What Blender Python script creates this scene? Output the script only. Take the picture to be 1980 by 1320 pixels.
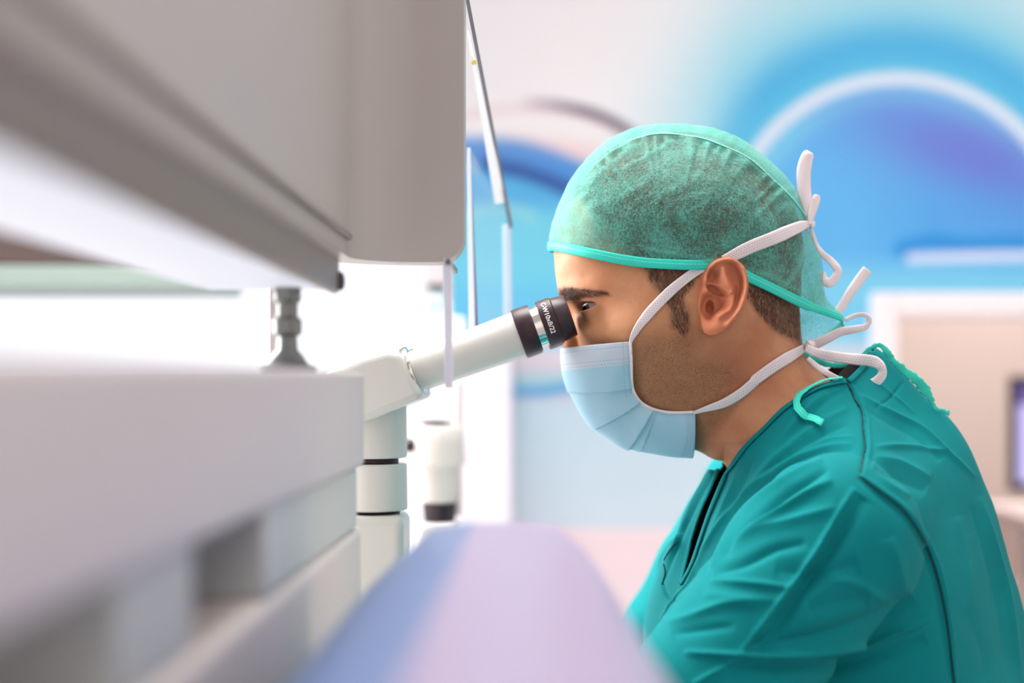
import bpy, math, random
import numpy as np
from mathutils import Vector, Matrix
from mathutils.bvhtree import BVHTree
random.seed(7); np.random.seed(7)
PI = math.pi
for o in list(bpy.data.objects): bpy.data.objects.remove(o)
SC = bpy.context.scene
COL = SC.collection

# ------------------------------------------------------------------ camera, world, light, exposure
FPX = 2750.0            # focal length in pixels of the 1980 px wide frame
VX, VY = 1042.0, 740.0  # vanishing point of the viewing direction
CZ = 1.15               # camera height
Y0 = 1.20               # distance of the man's median plane
S = Y0 / FPX            # metres per pixel there
cam_d = bpy.data.cameras.new('camera'); cam = bpy.data.objects.new('camera', cam_d); COL.objects.link(cam)
cam.location = (0, 0, CZ); cam.rotation_euler = (PI/2, 0, 0)
cam_d.sensor_width = 36; cam_d.lens = FPX*36/1980
cam_d.shift_x = -(VX-990)/1980; cam_d.shift_y = (VY-660)/1980
cam_d.clip_start = 0.02; cam_d.clip_end = 60
cam_d.dof.use_dof = True; cam_d.dof.focus_distance = 1.125; cam_d.dof.aperture_fstop = 2.4
SC.camera = cam
SC.view_settings.view_transform = 'Standard'; SC.view_settings.look = 'None'
SC.view_settings.gamma = 1; SC.view_settings.use_curve_mapping = False
SC.view_settings.exposure = 0.04
SC.cycles.use_denoising = True
SC.cycles.max_bounces = 10; SC.cycles.transparent_max_bounces = 16
SC.cycles.sample_clamp_indirect = 6

W = bpy.data.worlds.new('daylight'); SC.world = W; W.use_nodes = True
bg = W.node_tree.nodes['Background']; bg.inputs[0].default_value = (0.97, 0.96, 1.0, 1); bg.inputs[1].default_value = 1.3

def area(name, loc, target, sx, sy, power, col=(1,1,1)):
    l = bpy.data.lights.new(name, 'AREA'); l.shape = 'RECTANGLE'; l.size = sx; l.size_y = sy
    l.energy = power; l.color = col
    o = bpy.data.objects.new(name, l); COL.objects.link(o); o.location = loc
    l.spread = 1.9
    o.rotation_euler = (Vector(target)-Vector(loc)).to_track_quat('-Z', 'Y').to_euler()
    return o
# daylight through the windows, and fill lamps added under the ceiling
LIGHTS = [
    area('window_daylight', (-1.9, 2.9, 1.75), (0.3, 1.1, 1.1), 1.5, 1.4, 32, (0.98, 0.98, 1.0)),
    area('window_daylight', (-2.3, 1.9, 1.95), (0.1, 1.15, 1.15), 1.7, 1.2, 46, (1.0, 0.97, 0.93)),
    area('overhead_fill_light', (-0.3, 1.5, 2.72), (-0.1, 1.45, 0), 1.2, 1.2, 27, (1.0, 0.97, 0.92)),
    area('overhead_fill_light', (1.2, 2.6, 2.72), (1.2, 2.5, 0), 1.8, 0.9, 9, (1.0, 0.97, 0.93)),
    area('overhead_fill_light', (.7, -.1, 2.72), (.6, .2, 0), 1.0, 0.8, 3.5, (1.0, 0.94, 0.88)),  # soft fill added on the camera side, no fixture behind it
]

# ------------------------------------------------------------------ helpers
def P(px, py, Y):
    """point of the room seen at pixel (px,py) at distance Y in front of the camera"""
    return Vector(((px-VX)/FPX*Y, Y, CZ+(VY-py)/FPX*Y))
def PX(p):
    return VX+FPX*p[0]/p[1], VY-FPX*(p[2]-CZ)/p[1]
def uvw2w(a):
    a = np.asarray(a, dtype=np.float64)
    return np.stack([(a[...,0]-VX)*S, Y0+a[...,2]*S, CZ+(VY-a[...,1])*S], -1)
def w2uvw(a):
    a = np.asarray(a, dtype=np.float64)
    return np.stack([a[...,0]/S+VX, VY-(a[...,2]-CZ)/S, (a[...,1]-Y0)/S], -1)
def im(px, py, D=0.0):
    """image pixel of a surface point D px nearer than the median plane -> (u, v)"""
    k = 1-D*S/Y0
    return VX+(px-VX)*k, VY+(py-VY)*k

def tag(o, label=None, cat=None, group=None, kind=None):
    if label: o['label'] = label
    if cat: o['category'] = cat
    if group: o['group'] = group
    if kind: o['kind'] = kind
    return o
def empty(name, loc=(0,0,0), rz=0):
    o = bpy.data.objects.new(name, None); o.empty_display_size = .05; COL.objects.link(o)
    o.location = loc; o.rotation_euler = (0,0,rz); return o
def link_mesh(name, me, mat, parent=None, smooth=True):
    o = bpy.data.objects.new(name, me); COL.objects.link(o)
    if mat: me.materials.append(mat)
    if smooth and len(me.polygons): me.polygons.foreach_set('use_smooth', np.ones(len(me.polygons), dtype=bool))
    if parent:
        o.parent = parent
        if parent.parent is None: o.matrix_parent_inverse = Matrix.Translation(-parent.location)
    return o
def mesh_np(name, V, F):
    me = bpy.data.meshes.new(name)
    V = np.asarray(V, dtype=np.float32); F = np.asarray(F, dtype=np.int32)
    n = F.shape[1]
    me.vertices.add(len(V)); me.vertices.foreach_set('co', V.ravel())
    me.loops.add(F.size); me.loops.foreach_set('vertex_index', F.ravel())
    me.polygons.add(len(F)); me.polygons.foreach_set('loop_start', np.arange(0, F.size, n, dtype=np.int32))
    me.polygons.foreach_set('loop_total', np.full(len(F), n, dtype=np.int32))
    me.update(calc_edges=True); me.validate()
    return me
class MB:
    """collects shapes into one mesh"""
    def __init__(s): s.v = []; s.f = []
    def add(s, V, F):
        b = len(s.v); s.v += [tuple(x) for x in V]; s.f += [tuple(i+b for i in f) for f in F]; return s
    def box(s, x0, x1, y0, y1, z0, z1):
        V = [(x,y,z) for x in (x0,x1) for y in (y0,y1) for z in (z0,z1)]
        return s.add(V, [(0,1,3,2),(4,6,7,5),(0,4,5,1),(2,3,7,6),(0,2,6,4),(1,5,7,3)])
    def rings(s, rings, caps=True, closed=False):
        n = len(rings[0]); V = [p for r in rings for p in r]; F = []
        m = len(rings)
        for i in range(m if closed else m-1):
            for j in range(n):
                a = i*n+j; b = i*n+(j+1)%n; c = ((i+1)%m)*n+(j+1)%n; d = ((i+1)%m)*n+j
                F.append((a,b,c,d))
        if caps and not closed:
            F.append(tuple(range(n))[::-1]); F.append(tuple((m-1)*n+j for j in range(n)))
        return s.add(V, F)
    def lathe(s, prof, origin, axis, n=48, caps=True):
        """prof: (distance along axis, radius)"""
        a = Vector(axis).normalized(); t = Vector((0,1,0)) if abs(a.y) < .9 else Vector((1,0,0))
        e1 = a.cross(t).normalized(); e2 = a.cross(e1).normalized(); o = Vector(origin)
        return s.rings([[o+a*d+(e1*math.cos(2*PI*k/n)+e2*math.sin(2*PI*k/n))*r for k in range(n)] for d, r in prof], caps)
    def tube(s, pts, r, n=10):
        pts = [Vector(p) for p in pts]; rings = []
        for i, p in enumerate(pts):
            a = (pts[min(i+1, len(pts)-1)]-pts[max(i-1, 0)]).normalized()
            t = Vector((0,0,1)) if abs(a.z) < .9 else Vector((1,0,0))
            e1 = a.cross(t).normalized(); e2 = a.cross(e1)
            rr = r[i] if isinstance(r, (list, tuple)) else r
            rings.append([p+(e1*math.cos(2*PI*k/n)+e2*math.sin(2*PI*k/n))*rr for k in range(n)])
        return s.rings(rings)
    def build(s, name, mat, parent=None, bevel=0, seg=3, smooth=True):
        me = bpy.data.meshes.new(name); me.from_pydata([tuple(v) for v in s.v], [], s.f)
        import bmesh
        bm = bmesh.new(); bm.from_mesh(me); bmesh.ops.recalc_face_normals(bm, faces=bm.faces); bm.to_mesh(me); bm.free()
        me.update()
        o = link_mesh(name, me, mat, parent, smooth)
        if bevel:
            b = o.modifiers.new('bevel', 'BEVEL'); b.width = bevel; b.segments = seg; b.limit_method = 'ANGLE'; b.angle_limit = math.radians(35)
            b.harden_normals = False
        if smooth:
            me.set_sharp_from_angle(angle=math.radians(40)) if hasattr(me, 'set_sharp_from_angle') else None
        return o

def lin(c):
    return tuple(((x/255)/12.92 if x/255 <= .04045 else ((x/255+.055)/1.055)**2.4) for x in c)
def mat(name, rgb, rough=.5, metal=0, spec=.5, noise=0, nscale=40, bump=0, bscale=200, sss=0, coat=0, trans=0, alpha=1, ior=1.45):
    m = bpy.data.materials.new(name); m.use_nodes = True; nt = m.node_tree; b = nt.nodes['Principled BSDF']
    c = lin(rgb)+(1,)
    b.inputs['Base Color'].default_value = c; b.inputs['Roughness'].default_value = rough
    b.inputs['Metallic'].default_value = metal; b.inputs['Specular IOR Level'].default_value = spec
    b.inputs['Coat Weight'].default_value = coat; b.inputs['Transmission Weight'].default_value = trans; b.inputs['Alpha'].default_value = alpha
    b.inputs['IOR'].default_value = ior
    if sss:
        b.inputs['Subsurface Weight'].default_value = sss; b.inputs['Subsurface Scale'].default_value = .006
        b.inputs['Subsurface Radius'].default_value = (1, .35, .2)
    tc = nt.nodes.new('ShaderNodeTexCoord')
    if noise:
        n = nt.nodes.new('ShaderNodeTexNoise'); n.inputs['Scale'].default_value = nscale; n.inputs['Detail'].default_value = 4
        nt.links.new(tc.outputs['Object'], n.inputs['Vector'])
        r = nt.nodes.new('ShaderNodeMapRange'); r.inputs['To Min'].default_value = 1-noise; r.inputs['To Max'].default_value = 1+noise
        nt.links.new(n.outputs['Fac'], r.inputs['Value'])
        mx = nt.nodes.new('ShaderNodeVectorMath'); mx.operation = 'SCALE'; mx.inputs[0].default_value = c[:3]
        nt.links.new(r.outputs['Result'], mx.inputs['Scale']); nt.links.new(mx.outputs['Vector'], b.inputs['Base Color'])
    if bump:
        n = nt.nodes.new('ShaderNodeTexNoise'); n.inputs['Scale'].default_value = bscale; n.inputs['Detail'].default_value = 5
        nt.links.new(tc.outputs['Object'], n.inputs['Vector'])
        bp = nt.nodes.new('ShaderNodeBump'); bp.inputs['Strength'].default_value = bump; bp.inputs['Distance'].default_value = .002
        nt.links.new(n.outputs['Fac'], bp.inputs['Height']); nt.links.new(bp.outputs['Normal'], b.inputs['Normal'])
    return m
def emis(name, rgb, st=1):
    m = bpy.data.materials.new(name); m.use_nodes = True; b = m.node_tree.nodes['Principled BSDF']
    b.inputs['Base Color'].default_value = (0.01,0.01,0.01,1)
    b.inputs['Emission Color'].default_value = lin(rgb)+(1,); b.inputs['Emission Strength'].default_value = st
    return m

class TPS:
    """thin plate spline through scattered (u,v)->value"""
    def __init__(s, pts, vals, lam=1e-4):
        s.p = np.array(pts, float)/100; n = len(s.p)
        A = s.k(s.p, s.p)+np.eye(n)*lam; Pm = np.c_[np.ones(n), s.p]
        M = np.zeros((n+3, n+3)); M[:n,:n] = A; M[:n,n:] = Pm; M[n:,:n] = Pm.T
        s.w = np.linalg.solve(M, np.r_[np.array(vals, float), 0, 0, 0])
    @staticmethod
    def k(a, b):
        d2 = ((a[:,None,:]-b[None,:,:])**2).sum(-1)
        return .5*d2*np.log(d2+1e-12)
    def __call__(s, u, v):
        sh = np.broadcast(u, v).shape
        q = np.stack([np.broadcast_to(u, sh).ravel(), np.broadcast_to(v, sh).ravel()], -1)/100
        out = np.empty(len(q))
        for i in range(0, len(q), 20000):
            c = q[i:i+20000]
            out[i:i+20000] = s.k(c, s.p)@s.w[:-3]+s.w[-3]+c@s.w[-2:]
        return out.reshape(sh)
def halfwidth_field(sil, inner):
    """TPS of the squared half width: 0 on the outline (u,v), D^2 at image points (px,py,D)"""
    pts = [(a, b) for a, b in sil]; vals = [0]*len(sil)
    for px, py, D in inner: pts.append(im(px, py, D)); vals.append((D/100)**2)
    t = TPS(pts, vals, 2e-3)
    return lambda u, v: t(u, v)*1e4
def smin(a, b, k):
    h = np.clip(.5+.5*(b-a)/k, 0, 1); return b*(1-h)+a*h-k*h*(1-h)
def smax(a, b, k): return -smin(-a, -b, k)
def axis(segs):
    """segs: (start, end, step) ... -> coordinates with varying spacing"""
    out = []
    for a, b, st in segs: n = max(1, round((b-a)/st)); out += list(np.linspace(a, b, n, endpoint=False))
    out.append(segs[-1][1]); return np.array(out, dtype=np.float32)
def snets(F, xs, ys, zs):
    """surface nets on a rectilinear grid"""
    nx, ny, nz = F.shape; ax = (xs, ys, zs); ins = F < 0
    cells = []; pos = []; quads = []
    st = (ny*nz, nz, 1)
    for d in range(3):
        sl0 = [slice(None)]*3; sl1 = [slice(None)]*3; sl0[d] = slice(0, -1); sl1[d] = slice(1, None)
        ch = ins[tuple(sl0)] != ins[tuple(sl1)]
        idx = np.argwhere(ch)
        e, f = [k for k in range(3) if k != d]
        ok = (idx[:,e] > 0) & (idx[:,f] > 0) & (idx[:,e] < F.shape[e]-1) & (idx[:,f] < F.shape[f]-1)
        idx = idx[ok]
        j = idx.copy(); j[:,d] += 1
        f0 = F[tuple(idx.T)]; f1 = F[tuple(j.T)]; t = f0/(f0-f1)
        p = np.stack([ax[k][idx[:,k]] for k in range(3)], -1).astype(np.float64)
        p[:,d] += t*(ax[d][j[:,d]]-ax[d][idx[:,d]])
        q = []
        for (a, b) in ((0,0),(1,0),(1,1),(0,1)):
            c = idx.copy(); c[:,e] -= a; c[:,f] -= b
            cid = c@np.array(st); q.append(cid); cells.append(cid); pos.append(p)
        q = np.stack(q, 1)
        flip = (f0 < 0) ^ (d == 1)
        q[flip] = q[flip][:,::-1]
        quads.append(q)
    cells = np.concatenate(cells); pos = np.concatenate(pos)
    uq, inv = np.unique(cells, return_inverse=True); cnt = np.bincount(inv)
    V = np.stack([np.bincount(inv, weights=pos[:,k])/cnt for k in range(3)], -1)
    Q = np.searchsorted(uq, np.concatenate(quads))
    return V, Q
def relax(V, Q, it=2, lam=.5, keep=None):
    E = np.concatenate([Q[:,[0,1]], Q[:,[1,2]], Q[:,[2,3]], Q[:,[3,0]]])
    for _ in range(it):
        for l in (lam, -lam*.9):
            acc = np.zeros_like(V); c = np.bincount(E[:,0], minlength=len(V))+np.bincount(E[:,1], minlength=len(V))
            for k in range(3):
                acc[:,k] = np.bincount(E[:,0], weights=V[E[:,1],k], minlength=len(V))+np.bincount(E[:,1], weights=V[E[:,0],k], minlength=len(V))
            V = V+l*(acc/np.maximum(c, 1)[:,None]-V)
    return V
def vnormals(V, Q):
    n = np.cross(V[Q[:,2]]-V[Q[:,0]], V[Q[:,3]]-V[Q[:,1]]); N = np.zeros_like(V)
    for k in range(4):
        for c in range(3): N[:,c] += np.bincount(Q[:,k], weights=n[:,c], minlength=len(V))
    return N/np.maximum(np.linalg.norm(N, axis=1), 1e-12)[:,None]
def cull(V, Q, keepv):
    kf = keepv[Q].all(1); Q = Q[kf]; used = np.unique(Q); m = np.full(len(V), -1); m[used] = np.arange(len(used))
    return V[used], m[Q], used
def polydist(px, py, pts, closed=False, values=None):
    """distance from points to a polyline, plus the parameter along it (px)"""
    pts = np.array(pts, float); segs = list(zip(pts[:-1], pts[1:]))
    if closed: segs.append((pts[-1], pts[0]))
    best = np.full(px.shape, 1e9); par = np.zeros(px.shape); side = np.zeros(px.shape); L = 0
    for a, b in segs:
        d = b-a; l = np.hypot(*d); t = np.clip(((px-a[0])*d[0]+(py-a[1])*d[1])/(l*l), 0, 1)
        dx = px-a[0]-t*d[0]; dy = py-a[1]-t*d[1]; dd = np.hypot(dx, dy); m = dd < best
        best = np.where(m, dd, best); par = np.where(m, L+t*l, par); side = np.where(m, np.sign(d[0]*dy-d[1]*dx), side); L += l
    return best, par/L, side
def inpoly(px, py, pts):
    ins = np.zeros(px.shape, bool); n = len(pts)
    for i in range(n):
        (x0, y0), (x1, y1) = pts[i], pts[(i+1) % n]
        if y0 == y1: continue
        ins ^= ((y0 > py) != (y1 > py)) & (px < (x1-x0)*(py-y0)/(y1-y0)+x0)
    return ins
def polysdf(px, py, pts):
    d, _, _ = polydist(px, py, pts, True); return np.where(inpoly(px, py, pts), -d, d)
def catmull(pts, n=8):
    pts = [Vector(p) for p in pts]; out = []
    for i in range(len(pts)-1):
        p0 = pts[max(i-1,0)]; p1 = pts[i]; p2 = pts[i+1]; p3 = pts[min(i+2,len(pts)-1)]
        for k in range(n):
            t = k/n
            out.append(.5*((2*p1)+(p2-p0)*t+(2*p0-5*p1+4*p2-p3)*t*t+(3*p1-p0-3*p2+p3)*t*t*t))
    out.append(pts[-1]); return out
def bvh_of(V, Q): return BVHTree.FromPolygons([Vector(v) for v in V.tolist()], Q.tolist())
CAMP = Vector((0, 0, CZ))
def cast(bvh, px, py):
    d = (P(px, py, 1.0)-CAMP).normalized()
    h, n, i, dist = bvh.ray_cast(CAMP, d, 5)
    if h is None: return None, None
    if n.dot(d) > 0: n = -n
    return h, n
def near_cast(bvhs, px, py):
    best = (None, None); bd = 1e9
    for b in bvhs:
        h, n = cast(b, px, py)
        if h is not None and h.y < bd: bd = h.y; best = (h, n)
    return best
def ribbon(name, pts, nrm, width, mt, parent, thick=.0006, cross=6, curl=0.0, jag=0.0):
    """strip along pts; nrm: face normal at every point; width scalar or list"""
    n = len(pts); rows = []; L = 0; Ls = []
    for i in range(n):
        if i: L += (pts[i]-pts[i-1]).length
        Ls.append(L)
    for i in range(n):
        t = (pts[min(i+1,n-1)]-pts[max(i-1,0)]).normalized(); N = nrm[i].normalized(); b = t.cross(N).normalized()
        w = width[i] if isinstance(width, (list, tuple)) else width
        row = []
        for j in range(cross+1):
            s = j/cross-.5
            row.append(pts[i]+b*(s*w+(random.uniform(-jag, jag) if jag and j in (0, cross) else 0))+N*(curl*w*(1-4*s*s)))
        rows.append(row)
    V = [p for r in rows for p in r]; F = []
    for i in range(n-1):
        for j in range(cross):
            a = i*(cross+1)+j; F.append((a, a+1, a+cross+2, a+cross+1))
    me = bpy.data.meshes.new(name); me.from_pydata([tuple(v) for v in V], [], F)
    uv = me.uv_layers.new(name='UVMap')
    for poly in me.polygons:
        for li in poly.loop_indices:
            vi = me.loops[li].vertex_index; uv.data[li].uv = (Ls[vi//(cross+1)]*100, (vi % (cross+1))/cross)
    o = link_mesh(name, me, mt, parent)
    so = o.modifiers.new('thickness', 'SOLIDIFY'); so.thickness = thick; so.offset = 0
    return o
# ================================================================== the room
YW = 3.4
m_wall = mat('white_wall_paint', (238,233,230), rough=.7, noise=.015, nscale=3)
m_frame = mat('white_door_trim', (248,240,242), rough=.45, noise=.01)
def struct(o): o['kind'] = 'structure'; return o
def bx(name, mt, x0, x1, y0, y1, z0, z1, bevel=0): return struct(MB().box(x0, x1, y0, y1, z0, z1).build(name, mt, None, bevel, smooth=False))
def X(px, Y=YW): return (px-VX)/FPX*Y
def Z(py, Y=YW): return CZ+(VY-py)/FPX*Y
XL, XR, ZT = -2.5, 2.6, 2.8
xd0, xd1, zd = X(1700), X(2480), Z(590)                 # doorway in the back wall
wx0, wx1, wz0, wz1 = -2.3, X(866), 0.62, Z(330)         # window in the back wall
zdado = Z(1021)
# ---- printed mural on the back wall, coloured vertex by vertex
def mural(px, py):
    def g(d, s): return np.exp(-.5*(d/s)**2)
    def blend(c, m, col): m = np.clip(m, 0, 1)[...,None]; return c*(1-m)+np.array(col, float)*m
    def stroke(pts, s, soft=6):
        d, p, _ = polydist(px, py, [(q.x, q.y) for q in catmull([(a, b, 0) for a, b in pts], 6)]); return np.clip(1-(d-s)/soft, 0, 1)*np.ones_like(px)
    c = np.zeros(px.shape+(3,))+np.array((240,240,242), float)
    r = np.hypot(px-1735, (py-485)); ang = np.degrees(np.arctan2(485-py, px-1735))
    c = blend(c, g(np.maximum(r-420, 0), 120)*np.clip((px-1120)/300, 0, 1), (150,214,232))
    c = blend(c, g(r-385, 42)*np.clip((px-1330)/150, 0, 1)*.95, (64,168,222))
    c = blend(c, g(np.maximum(330-r, 0)*0+np.maximum(r-352, 0), 28), (84,186,226))
    ins = np.clip((332-r)/24, 0, 1); inside = (92,176,232)
    c = blend(c, ins, inside)
    c = blend(c, ins*g(r-300, 14)*.6, (130,214,235))
    c = blend(c, ins*np.exp(-.5*(((px-1900)*.93+(py-310)*.37)/190)**2-.5*((-(px-1900)*.37+(py-310)*.93)/62)**2)*.95, (106,118,206))
    c = blend(c, ins*g(py-430, 60)*.5*np.clip((px-1650)/150, 0, 1), (70,150,222))
    low = np.clip((py-490)/50, 0, 1)*np.clip((px-1300)/80, 0, 1)
    c = blend(c, low*(px > 1300), (118,200,232))
    c = blend(c, np.clip((py-620)/120, 0, 1)*np.clip((px-1300)/80, 0, 1), (170,212,230))
    c = blend(c, np.clip(1-np.abs(r-333)/17*1.0, 0, 1)**.4*(py < 420)*np.clip((px-1400)/60, 0, 1), (232,232,242))
    c = blend(c, stroke([(1745,482),(1800,470),(1880,476),(1990,472),(2500,470)], 9, 16), (38,140,214))
    c = blend(c, stroke([(1760,499),(1880,496),(2000,495),(2500,495)], 6, 7), (214,222,246))
    # left part, behind the man and the glass
    L_ = np.clip((1330-px)/120, 0, 1)
    c = blend(c, L_*np.clip((py-275-.0011*(px-1050)**2)/40, 0, 1), (84,176,228))
    c = blend(c, L_*g(py-285-.0010*(px-1020)**2, 16), (240,214,214))
    c = blend(c, stroke([(900,222),(1000,210),(1090,216),(1150,232),(1215,262),(1290,330)], 4, 10), (236,220,222))
    c = blend(c, stroke([(960,204),(1040,200),(1100,208),(1160,225),(1215,255),(1290,320)], 4, 8)*np.clip((px-1000)/140, 0, 1), (66,44,74))
    c = blend(c, stroke([(900,292),(990,296),(1060,315),(1130,350),(1200,400)], 16, 20)*.9, (76,142,216))
    c = blend(c, stroke([(940,318),(1000,330),(1060,350),(1140,385)], 7, 14)*.9, (40,76,150))
    c = blend(c, L_*np.clip((py-385)/40, 0, 1), (112,208,232))
    c = blend(c, stroke([(880,412),(980,402),(1030,418)], 4, 10)*.6, (168,222,222))
    c = blend(c, L_*np.clip((py-520)/50, 0, 1)*.75, (100,196,236))
    c = blend(c, np.clip((py-655)/25, 0, 1)*(px < 1700), (206,214,228))
    c = blend(c, stroke([(880,700),(1000,702),(1100,698),(1300,690)], 14, 16), (222,214,226))
    c = blend(c, stroke([(880,738),(1000,738),(1120,732),(1300,720)], 8, 14), (176,218,228))
    c = blend(c, stroke([(880,760),(990,758),(1060,755),(1120,745),(1300,728)], 5, 9), (84,170,226))
    c = blend(c, np.clip((py-770)/16, 0, 1), (200,228,240))
    c = blend(c, np.clip((py-790)/230, 0, 1)*.8, (214,230,240))
    return c
def build_mural():
    gx = np.arange(860, 2560, 6.0); gz = np.arange(-560, 1024, 6.0)
    def sheet(name, x0, x1, y0, y1):
        xs = np.r_[x0, gx[(gx > x0) & (gx < x1)], x1]; ys = np.r_[y0, gz[(gz > y0) & (gz < y1)], y1]
        A, B = np.meshgrid(xs, ys, indexing='ij'); V = np.stack([X(A), np.full_like(A, YW-.002), Z(B)], -1).reshape(-1, 3)
        n = len(ys); F = np.array([(i*n+j, (i+1)*n+j, (i+1)*n+j+1, i*n+j+1) for i in range(len(xs)-1) for j in range(n-1)])
        col = mural(A, B).reshape(-1, 3)/255; l = np.where(col <= .04045, col/12.92, ((col+.055)/1.055)**2.4)
        return V, F, l
    parts = [sheet('m', 869, 1690, -560, 1021), sheet('m', 1690, 2500, -560, 585), sheet('m', 2500, 2560, -560, 1021)]
    V = []; F = []; C_ = []; b = 0
    for v, f, c in parts: V.append(v); F.append(f+b); C_.append(c); b += len(v)
    me = mesh_np('wall_mural', np.concatenate(V), np.concatenate(F)[:,::-1]); col = np.concatenate(C_)
    a = me.color_attributes.new('print', 'FLOAT_COLOR', 'POINT'); a.data.foreach_set('color', np.c_[col, np.ones(len(col))].astype(np.float32).ravel())
    m = mat('mural_print', (200,200,200), rough=.55); nt = m.node_tree; at = nt.nodes.new('ShaderNodeAttribute'); at.attribute_name = 'print'
    tc = nt.nodes.new('ShaderNodeTexCoord'); n = nt.nodes.new('ShaderNodeTexNoise'); n.inputs['Scale'].default_value = 2.2; n.inputs['Detail'].default_value = 3; nt.links.new(tc.outputs['Object'], n.inputs[0])
    r = nt.nodes.new('ShaderNodeMapRange'); r.inputs['To Min'].default_value = .97; r.inputs['To Max'].default_value = 1.03; nt.links.new(n.outputs['Fac'], r.inputs['Value'])
    mx = nt.nodes.new('ShaderNodeVectorMath'); mx.operation = 'SCALE'; nt.links.new(at.outputs['Color'], mx.inputs[0]); nt.links.new(r.outputs['Result'], mx.inputs['Scale'])
    nt.links.new(mx.outputs['Vector'], nt.nodes['Principled BSDF'].inputs['Base Color'])
    o = link_mesh('wall_mural', me, m, None, False)
    tag(o, 'large wall mural print of sky blue swirls and a white arc', 'mural')
build_mural()
# back wall around the window and the doorway
wb_ = MB(); wb_.box(XL, wx0, YW, YW+.12, 0, ZT).box(wx0, wx1, YW, YW+.12, 0, wz0).box(wx0, wx1, YW, YW+.12, wz1, ZT).box(wx1, xd0, YW, YW+.12, 0, ZT).box(xd0, xd1, YW, YW+.12, zd, ZT).box(xd1, XR, YW, YW+.12, 0, ZT)
struct(wb_.build('wall_back', m_wall, None, smooth=False))
bx('wall_right', m_wall, XR, XR+.12, -.6, YW+.12, 0, ZT)
wl = MB(); wl.box(XL-.12, XL, -.6, .9, 0, ZT).box(XL-.12, XL, .9, YW+.12, 0, .85).box(XL-.12, XL, .9, YW+.12, 2.3, ZT).box(XL-.12, XL, 2.9, YW+.12, .85, 2.3)
struct(wl.build('wall_left', m_wall, None, smooth=False))
bx('floor', mat('pale_vinyl_floor', (205,200,204), rough=.35, noise=.04, nscale=5), XL-.12, XR+.12, -.6, 6.2, -.06, 0)
bx('ceiling', mat('white_ceiling', (240,238,240), rough=.8, noise=.01), XL-.12, XR+.12, -.6, 6.2, ZT, ZT+.08)
# dado: pinkish lower wall
bx('trim_1', mat('pinkish_white_wall', (244,226,230), rough=.5, noise=.01), X(985), X(1682), YW-.02, YW+.0, 0.0, zdado, .003)
# window frame and mullions
wf = MB()
for x in (wx0+.03, wx1-.03): wf.box(x-.03, x+.03, YW-.0, YW+.1, wz0, wz1)
for z in (wz0, wz1): wf.box(wx0-.03, wx1+.03, YW+.0, YW+.1, z-.03, z+.03)
w1 = struct(wf.build('window_1', m_frame, None, .004, smooth=False))
m_glass = mat('window_glass', (250,252,255), rough=.02, trans=1, ior=1.02)
gp = MB().box(wx0, wx1, YW+.045, YW+.05, wz0, wz1).build('pane', m_glass, w1, smooth=False)
wf = MB()
for y in (.9, 1.9, 2.9): wf.box(XL-.1, XL, y-.03, y+.03, .85, 2.3)
for z in (.85, 2.3): wf.box(XL-.1, XL, .87, 2.93, z-.03, z+.03)
w2 = struct(wf.build('window_2', m_frame, None, .004, smooth=False))
MB().box(XL-.06, XL-.055, .9, 2.9, .85, 2.3).build('pane', m_glass, w2, smooth=False)
# white column between window and mural
YC2 = 3.05
cb = empty('storage_cabinet', (X(860,YC2), YC2, 0)); tag(cb, 'tall plain white cabinet against the mural behind the microscope tube', 'cabinet')
MB().box(X(660,YC2), X(986,YC2), YC2, YC2+.33, .08, Z(662,YC2)).build('body', mat('white_cabinet_lacquer', (246,240,250), rough=.4), cb, .004)
MB().box(X(670,YC2), X(976,YC2), YC2+.03, YC2+.31, 0, .08).build('plinth', m_frame, cb, .004)
for x0_, x1_ in ((664, 822), (825, 983)):
    dr = MB().box(X(x0_,YC2), X(x1_,YC2), YC2-.018, YC2-.001, .09, Z(664,YC2)).build('door', mat('white_cabinet_door', (248,242,252), rough=.4), cb, .003)
    MB().box(X(x1_-14 if x0_ < 700 else x0_+8,YC2), X(x1_-8 if x0_ < 700 else x0_+14,YC2), YC2-.04, YC2-.018, .72, .86).build('handle', mat('door_handle_metal', (200,200,205), rough=.3, metal=1), dr, .002)
bx('wall_front', m_wall, XL-.12, XR+.12, -.72, -.6, 0, ZT)
# doorway: white casing, room behind it
cx0, cx1 = X(1681), X(1729)
df = MB(); df.box(cx0, cx1, YW-.04, YW+.14, 0, Z(567)).box(cx1, X(2440), YW-.04, YW+.14, Z(612), Z(567)).box(X(2440), X(2500), YW-.04, YW+.14, 0, Z(567))
struct(df.build('door_1', m_frame, None, .006, smooth=False))
m_beige = mat('greige_wall', (196,180,172), rough=.7, noise=.02, nscale=3)
nb = MB(); nb.box(0.6, XR+.12, 5.2, 5.3, 0, ZT).box(.6, .7, YW+.14, 5.2, 0, ZT).box(XR, XR+.12, YW+.12, 5.2, 0, ZT)
struct(nb.build('wall_far', m_beige, None, smooth=False))
LIGHTS.append(area('overhead_fill_light', (1.7, 4.3, 2.55), (1.6, 4.8, .6), 1.0, .8, 26, (1.0,.95,.93)))  # fill lamp added to brighten the room behind the doorway

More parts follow.
